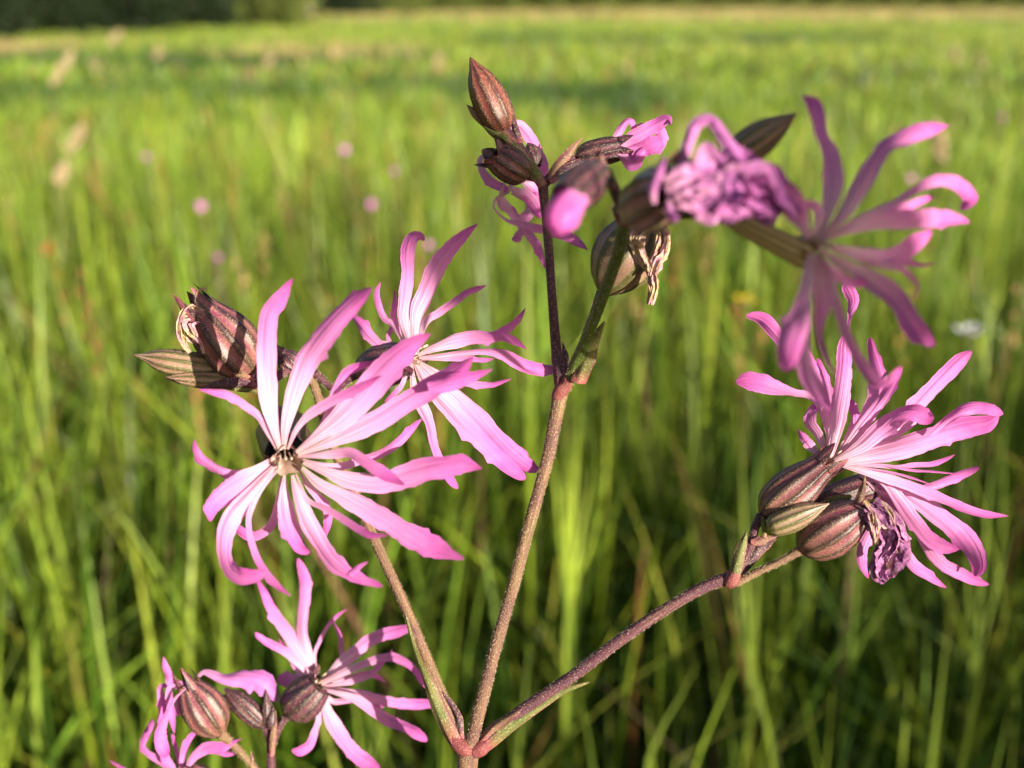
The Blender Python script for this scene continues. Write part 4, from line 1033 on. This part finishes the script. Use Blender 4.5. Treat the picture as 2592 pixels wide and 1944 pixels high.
shoot(1700, 1960, .46, [(1950, 1780)], .0026, (.2, .22, .04), 'thin yellowish grass stalk leaning far right near the blunt cut blade')
shoot(1940, 1960, .5, [(2130, 1745), (2060, 1760)], .0026, (.2, .22, .04), 'thin pair of stalks slanting below the hanging withered corolla')
shoot(1310, 1960, .5, [(1342, 1620), (1360, 1700)], .0042, LG, 'upright light green blade between the middle stem and the right branch')
shoot(1900, 1800, .6, [(1875, 1090), (1935, 1150), (1850, 1320)], .0044, LG, 'tall light green shoot behind the stalk of the right seed capsule')
shoot(2150, 1700, .62, [(2180, 1330), (2290, 1440)], .0036, MG, 'green shoot behind the hanging withered corolla')
shoot(2460, 1750, .6, [(2520, 1080), (2440, 1180), (2560, 1330)], .0036, LG, 'tall shoot to the right of the lower right flower')
shoot(230, 1640, .52, [(205, 1000), (240, 1120)], .0036, (.12, .24, .02), 'tall bright green blade left of the big facing flower')
shoot(300, 1800, .5, [(270, 1330), (335, 1560)], .0036, MG, 'green blade pair above the crumpled lower petals')
shoot(180, 1630, .62, [(120, 1490), (240, 1500)], .0042, (.26, .24, .05), 'yellowish bent blade in the grass left of the lower flower')
shoot(560, 1450, .62, [(590, 1180), (500, 1240), (640, 1330)], .0042, YG, 'sunlit shoot directly behind the big facing flower')
shoot(1620, 1500, .66, [(1640, 1330), (1700, 1440)], .0036, RUST, 'rusty brown dead blade above the right branch')
shoot(1990, 1500, .7, [(1960, 1240)], .0036, YG, 'yellow green blade behind the right seed capsule')
shoot(700, 420, 2.0, [(690, 285), (740, 400)], .007, LG, 'wide light blade standing out of the far grass left of the crowning bud')
shoot(985, 395, 2.1, [(1045, 310)], .007, LG, 'wide light blade slanting right in the far grass left of the crowning bud')

# ripe grass stalks with pale seed heads
def seed_stalk(px0, py0, px1, py1, y, r, label, col=(.56, .43, .27)):
    """seed head from (px0,py0) lower end to (px1,py1) tip"""
    a, b = wpos(px0, py0, y), wpos(px1, py1, y)
    base = Vector((a.x + random.uniform(-.05, .02), a.y, 0))
    o = empty('seeding_grass', base); tag(o, label, 'grass stalk', 'ripe grass stalks in the field')
    mb = MB()
    tube3(mb, [(*base, .0009), (*(base.lerp(a, .5) + Vector((.004, 0, 0))), .0008), (*a, .0007), (*b, .0005)], 16, 5, 0)
    s = mb.build('stalk', M_GRASS, o, org=base); colmesh(s.data, (.24, .22, .08))
    hb = MB(); d = b - a; ln = d.length
    rs = random.Random(int(px0))
    for k in range(90):
        t = rs.random(); g = rs.uniform(0, 6.28)
        env = 1.35*r*math.sin(math.pi*min(.97, t*.9 + .08))**.7
        p = a + d*t
        q = p + Vector((math.cos(g)*env, math.sin(g)*env, ln*.09))
        m_ = (p+q)/2
        tube3(hb, [(*p, .0003), (*m_, r*.3), (*q, .0002)], 4, 4, 0, cap=False)
    h = hb.build('seed_head', M_GRASS, o, org=base); colmesh(h.data, col)
seed_stalk(132, 220, 185, 135, 2.2, .010, 'pale nodding seed head rising before the dark left wood')
seed_stalk(280, 118, 305, 80, 3.4, .012, 'small pale seed head against the far pasture beside the left wood')
seed_stalk(178, 390, 208, 320, 1.6, .008, 'pinkish slanting seed head in the grass left of the field')
seed_stalk(148, 470, 165, 412, 1.5, .008, 'straw coloured seed head just under the pinkish slanting one')
seed_stalk(1108, 180, 1112, 132, 3.0, .010, 'upright tan seed head left of the crowning bud')
seed_stalk(670, 175, 690, 140, 3.2, .010, 'small tan seed head in front of the painted shade band')
seed_stalk(395, 150, 402, 125, 3.6, .011, 'tiny tan seed head between the pale nodding heads')
seed_stalk(2385, 420, 2365, 310, 1.5, .009, 'large straw seed head behind the near purple flower')
seed_stalk(2425, 160, 2412, 120, 3.2, .010, 'pale seed head far in the field on the right')
seed_stalk(2488, 175, 2480, 140, 3.2, .010, 'paler companion seed head far in the field on the right', (.52, .42, .3))
seed_stalk(640, 205, 632, 165, 2.8, .008, 'faint brown seed head over the painted shade band', (.36, .24, .14))

# small ragged robins far in the grass
def far_robin(px, py, y, label, r=.017):
    c = wpos(px, py, y)
    base = Vector((c.x + random.uniform(-.02, .02), c.y + .01, 0))
    o = empty('ragged_robin', base); tag(o, label, 'wildflower', 'small pink flowers in the far grass')
    mb = MB(); tube3(mb, [(*base, .0012), (*(base.lerp(c, .6) + Vector((.01, 0, 0))), .001), (*c, .0009)], 10, 6, 0)
    mb.build('stem', M_STEM_PURPLE, o, org=base)
    rs = random.Random(int(px)); V = (CAM - c).normalized()
    ax = (V + Vector((rs.uniform(-.5, .5), 0, rs.uniform(0, .6)))).normalized()
    U = ax.cross(Vector((0, 0, 1))).normalized(); W = ax.cross(U)
    for k in range(5):
        pb = MB()
        for e in (-.42, -.15, .15, .42):
            g = 2*math.pi*k/5 + e; ln = r*.33*rs.uniform(.7, 1.1)*(1.0 if abs(e) < .3 else .75); w = r*.12
            dr = U*math.cos(g) + W*math.sin(g); tn = W*math.cos(g) - U*math.sin(g)
            rows = []
            for i in range(6):
                t = i/5; p = c + dr*ln*t + ax*ln*.25*t*(1-t)*2
                ww = w*(.35 + .9*math.sin(math.pi*min(1, t*.8 + .1)))*(1 if i < 5 else .4)
                rows.append([p - tn*ww, p + ax*ww*.2, p + tn*ww])
            pb.grid(rows, [[(0, i/5), (.5, i/5), (1, i/5)] for i in range(6)])
        pb.build('petal', M_WILT, o, org=base)
far_robin(872, 378, 1.75, 'pink flower in the far grass left of the crowning bud', .022)
far_robin(508, 522, 1.35, 'bright pink flower in the grass above the left seed capsule', .020)
far_robin(940, 516, 1.4, 'pink flower in the grass above the back pink flower', .019)
far_robin(998, 432, 1.65, 'faint pink flower between two others left of the dark upper stem', .017)
far_robin(370, 396, 1.8, 'small dull pink flower in the far grass toward the pale seed heads', .018)
far_robin(1086, 618, 1.15, 'pale pink flower just above the tips of the back pink flower', .014)
far_robin(552, 652, 1.15, 'purplish flower low in the grass above the left seed capsule', .013)
far_robin(2308, 452, 1.5, 'salmon pink flower behind the near purple flower', .017)
far_robin(2538, 295, 2.2, 'tiny pale pink flower by the far right seed heads', .018)

# buttercups and a white flower
def cup_flower(px, py, y, m, r, name, label, group=None):
    c = wpos(px, py, y); base = Vector((c.x + .015, c.y + .01, 0))
    o = empty(name, base); tag(o, label, 'wildflower', group)
    mb = MB(); tube3(mb, [(*base, .001), (*(base.lerp(c, .6) + Vector((.008, 0, 0))), .0009), (*c, .0008)], 10, 6, 0)
    mb.build('stem', M_STEM_GREEN, o, org=base)
    for k in range(5):
        g0 = 2*math.pi*k/5; rows = []
        for i in range(6):
            t = i/5; rr = r*t; z = r*.55*t*t
            rows.append([c + Vector((math.cos(g0 + e*.62*math.sin(math.pi*min(1, t*.75 + .2)))*rr, math.sin(g0 + e*.62*math.sin(math.pi*min(1, t*.75 + .2)))*rr, z)) for e in (-1, -.5, 0, .5, 1)])
        pb = MB(); pb.grid(rows, [[(j/4, i/5) for j in range(5)] for i in range(6)])
        pb.build('petal', m, o, org=base)
    cb = MB(); tube3(cb, [(*c, r*.15), (*(c + Vector((0, 0, r*.2))), r*.3), (*(c + Vector((0, 0, r*.35))), r*.1)], 6, 8, .1)
    cb.build('flower_centre', M_ANTHER, o, org=base)
M_YEL = flat('buttercup yellow', (.80, .60, .02), .35, .25)
M_WHT = flat('white petals', (.74, .74, .78), .6, .3)
cup_flower(1890, 768, .80, M_YEL, .010, 'buttercup', 'yellow buttercup in the grass left of the lower right flower', None)
cup_flower(913, 200, 2.7, M_YEL, .012, 'buttercup', 'tiny far buttercup in the field left of the crowning bud', None)
cup_flower(2450, 848, .76, M_WHT, .0105, 'white_flower', 'small white flower in the grass between the two right hand flowers', None)
cup_flower(2468, 836, .77, M_WHT, .007, 'white_flower', 'half hidden white blossom touching the small white flower on the right', None)

# ------------------------------------------------------------------ wood along the field
def leaf_mat(name, a, b):
    m, nt, out = mat(name)
    n1 = objnoise(nt, 1.2, 3)
    oi = N(nt, 'ShaderNodeObjectInfo')
    c = ramp(nt, n1, [(.35, a), (.65, b)])
    leafy(nt, out, c, .25, .6, .2)
    return m
M_LEAF_SHADE = leaf_mat('painted shade leaves', (.008, .016, .005), (.016, .028, .008))  # shade of the left wood, painted as a darker leaf colour
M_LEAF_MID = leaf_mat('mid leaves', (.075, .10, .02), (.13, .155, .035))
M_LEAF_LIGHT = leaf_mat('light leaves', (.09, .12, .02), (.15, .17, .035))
M_BARK = flat('bark', (.10, .075, .055), .9)
M_BARK_PALE = flat('pale bark', (.55, .42, .36), .8)

def crown_mesh(name, seed, rx, rz, z0, n=2600):
    rs = np.random.default_rng(seed)
    cl = rs.normal(0, 1, (46, 3)); cl /= np.linalg.norm(cl, axis=1)[:, None]
    cl *= rs.uniform(.55, 1.0, (46, 1))
    cl[:, 0] *= rx*.8; cl[:, 1] *= rx*.8; cl[:, 2] = z0 + rz*.5*(cl[:, 2]*.9 + 1)
    k = rs.integers(0, 46, n)
    p = cl[k] + rs.normal(0, rx*.17, (n, 3)); lowk = rs.random(n) < .35; p[lowk, 2] = rs.uniform(0, 1.3, lowk.sum()); p[:, 2] = np.maximum(p[:, 2], .05)
    s = rs.uniform(.10, .24, n)[:, None]*rx/2.5
    a = rs.normal(0, 1, (n, 3)); a /= np.linalg.norm(a, axis=1)[:, None]
    b = np.cross(a, rs.normal(0, 1, (n, 3))); b /= np.linalg.norm(b, axis=1)[:, None]
    V = np.stack([p - a*s, p + b*s*.55, p + a*s, p - b*s*.55], 1).reshape(-1, 3)
    me = bpy.data.meshes.new(name)
    me.from_pydata(V.tolist(), [], [(4*i, 4*i+1, 4*i+2, 4*i+3) for i in range(n)])
    return me
def trunk_mesh(name, h, r, seed):
    mb = MB(); rs = random.Random(seed)
    tube3(mb, [(0, 0, -.1, r*1.35), (.05, 0, h*.3, r), (-.05, .06, h*.65, r*.7), (.04, 0, h, r*.2)], 14, 9, .12)
    for k in range(7):
        g = rs.uniform(0, 6.28); z = h*rs.uniform(.25, .8); l = h*rs.uniform(.18, .34)
        tube3(mb, [(0, 0, z, r*.4), (math.cos(g)*l*.6, math.sin(g)*l*.6, z + l*.35, r*.24), (math.cos(g)*l, math.sin(g)*l, z + l*.7, r*.06)], 8, 6, .1)
    me = bpy.data.meshes.new(name); me.from_pydata([tuple(v) for v in mb.v], [], mb.f)
    return me
CR = [crown_mesh('crown', 3, 2.4, 7.5, .0), crown_mesh('crown', 5, 3.0, 9.0, .3), crown_mesh('crown', 8, 2.0, 6.0, .1)]
SH = [crown_mesh('foliage', 13, 1.5, 2.2, .0, 1800), crown_mesh('foliage', 17, 1.2, 1.6, .0, 1500)]
TR = [trunk_mesh('trunk', 6.5, .16, 2), trunk_mesh('trunk', 8, .2, 4)]
def mesh_mat(me, m):
    c = me.copy(); c.materials.clear(); c.materials.append(m); return c
VAR = {}
def variant(kind, i, m):
    k = (kind, i, m.name)
    if k not in VAR: VAR[k] = mesh_mat({'c': CR, 's': SH, 't': TR}[kind][i], m)
    return VAR[k]
def tree(x, y, s, ci, leaf, bark, label, group):
    o = empty('tree', (x, y, 0)); o.scale = (s, s, s); o.rotation_euler.z = random.uniform(0, 6.28)
    tag(o, label, 'tree', group)
    a = bpy.data.objects.new('crown', variant('c', ci, leaf)); COL.objects.link(a); a.parent = o
    b = bpy.data.objects.new('trunk', variant('t', ci % 2, bark)); COL.objects.link(b); b.parent = o
def shrub(x, y, s, ci, leaf, label, group):
    o = empty('shrub', (x, y, 0)); o.scale = (s*1.2, s, s); o.rotation_euler.z = random.uniform(0, 6.28)
    tag(o, label, 'shrub', group)
    a = bpy.data.objects.new('foliage', variant('s', ci, leaf)); COL.objects.link(a); a.parent = o
# edge of the wood runs from near left to far right
def edge(px): # forward distance of the wood's edge at this pixel column
    return 19 + 11*max(px, 0)/760 if px < 760 else 52 + 43*min(1, (px-760)/700) + max(0, px-1460)/1132*30
px = -500
k = 0
while px < 3100:
    y = edge(max(px, 0))
    x = (px-1296)/F*y
    if px < 520 or (px < 860 and k % 2): leaf, lab, gr = M_LEAF_SHADE, 'shade-painted dark tree of the wood behind the near left field edge', 'dark trees on the left'
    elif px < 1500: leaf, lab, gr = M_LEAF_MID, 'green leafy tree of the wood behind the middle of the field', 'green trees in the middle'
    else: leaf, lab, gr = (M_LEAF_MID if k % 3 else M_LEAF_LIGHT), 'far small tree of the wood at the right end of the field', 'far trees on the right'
    s = .6 if y < 40 else 1.25
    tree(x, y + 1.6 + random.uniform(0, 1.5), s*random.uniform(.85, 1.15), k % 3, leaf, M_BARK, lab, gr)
    for q in range(3):
        shrub(x + (q-1)*1.0*s + random.uniform(-.3, .3), y + random.uniform(-.2, .4) + (q % 2)*.8, s*random.uniform(.8, 1.15), (k+q) % 2, leaf if k % 3 else M_LEAF_MID if px > 500 else leaf,
              lab.replace('tree of the wood', 'bush at the foot of the wood'), gr.replace('trees', 'bushes'))
    px += 3.0*s/y*F*random.uniform(.75, 1.0)
    k += 1
for px_, h in ((810, 1.0), (1392, 1.2)):
    y = edge(px_) - 2.2; x = (px_-1296)/F*y
    mb = MB(); b0 = Vector((x, y, 0))
    tube3(mb, [(x, y, -.05, .16), (x + .03, y, h*.8, .14), (x + .05, y, h*1.7, .11), (x + .04, y, h*1.75, .02)], 14, 9, .15)
    o = mb.build('tree_stump', M_BARK_PALE, org=b0)
    tag(o, 'pale broken trunk standing before the dark wood' if px_ < 1000 else 'pale broken trunk standing before the green trees', 'tree stump')



# ------------------------------------------------------------------ unseen dock, added so its top leaf shades the nearest flower
ADDED_DOCK = Vector((.40, -.26, 0))
shade_dock = empty('added_dock_plant', ADDED_DOCK)
tag(shade_dock, 'tall dock with broad green leaves added out of view to shade the nearest flower', 'plant')
mb = MB()
tube3(mb, [(ADDED_DOCK.x, ADDED_DOCK.y, -.01, .004), (ADDED_DOCK.x + .01, ADDED_DOCK.y, .4, .0035), (ADDED_DOCK.x + .02, ADDED_DOCK.y + .01, .75, .0025), (ADDED_DOCK.x + .02, ADDED_DOCK.y + .015, .84, .0012)], 30, 10, .06)
mb.build('stem', M_STEM_GREEN, shade_dock, org=ADDED_DOCK)
M_ADDED_DOCK = make_bract('added dock leaf', (.06, .11, .02), (.10, .16, .03))
def shade_leaf(target, dist, ln, wd, ang):
    """a leaf whose middle stands dist metres sunward of the target point"""
    c = target + sv*dist
    U = sv.cross(Vector((0, 0, 1))).normalized(); W = U.cross(sv).normalized()
    a = U*math.cos(R(ang)) + W*math.sin(R(ang)); b = sv.cross(a).normalized()
    mb = MB(); rows, uvs = [], []
    for i in range(15):
        t = i/14; hw = wd/2*math.sin(math.pi*(.06 + .93*t))**.6
        p = c + a*ln*(t-.5) + sv*(-.012*(2*t-1)**2)
        rows.append([p + b*hw*e + sv*(abs(e)*hw*.25 + .0015*math.sin(t*17 + e*3)) for e in (-1, -.66, -.33, 0, .33, .66, 1)])
        uvs.append([(j/6, t) for j in range(7)])
    mb.grid(rows, uvs); mb.build('leaf', M_ADDED_DOCK, shade_dock, org=ADDED_DOCK)
    s0 = c - a*ln*.5; st = Vector((ADDED_DOCK.x + .018, ADDED_DOCK.y + .01, max(.3, min(.8, s0.z - .03))))
    mb = MB(); tube3(mb, [(*st, .0012), (*st.lerp(s0, .5), .001), (*s0, .0009)], 8, 6, .05); mb.build('added_dock_petiole', M_STEM_GREEN, shade_dock, org=ADDED_DOCK)
shade_leaf(at(2150, 555, .1165), .42, .037, .023, 84)
for zz, aa in ((.15, 20), (.28, 150), (.42, 260), (.55, 60)):
    g = R(aa); p0 = Vector((ADDED_DOCK.x + .01, ADDED_DOCK.y, zz)); dr = Vector((math.cos(g), math.sin(g)*.5 - .4, .35)).normalized(); sd = dr.cross(Vector((0, 0, 1))).normalized()
    mb = MB(); rows, uvs = [], []
    for i in range(12):
        t = i/11; hw = .02*math.sin(math.pi*(.03 + .95*t))**.7; p = p0 + dr*.14*t - Vector((0, 0, .08*t*t))
        rows.append([p + sd*hw*e + Vector((0, 0, abs(e)*hw*.4)) for e in (-1, -.5, 0, .5, 1)]); uvs.append([(j/4, t) for j in range(5)])
    mb.grid(rows, uvs); mb.build('leaf', M_ADDED_DOCK, shade_dock, org=ADDED_DOCK)
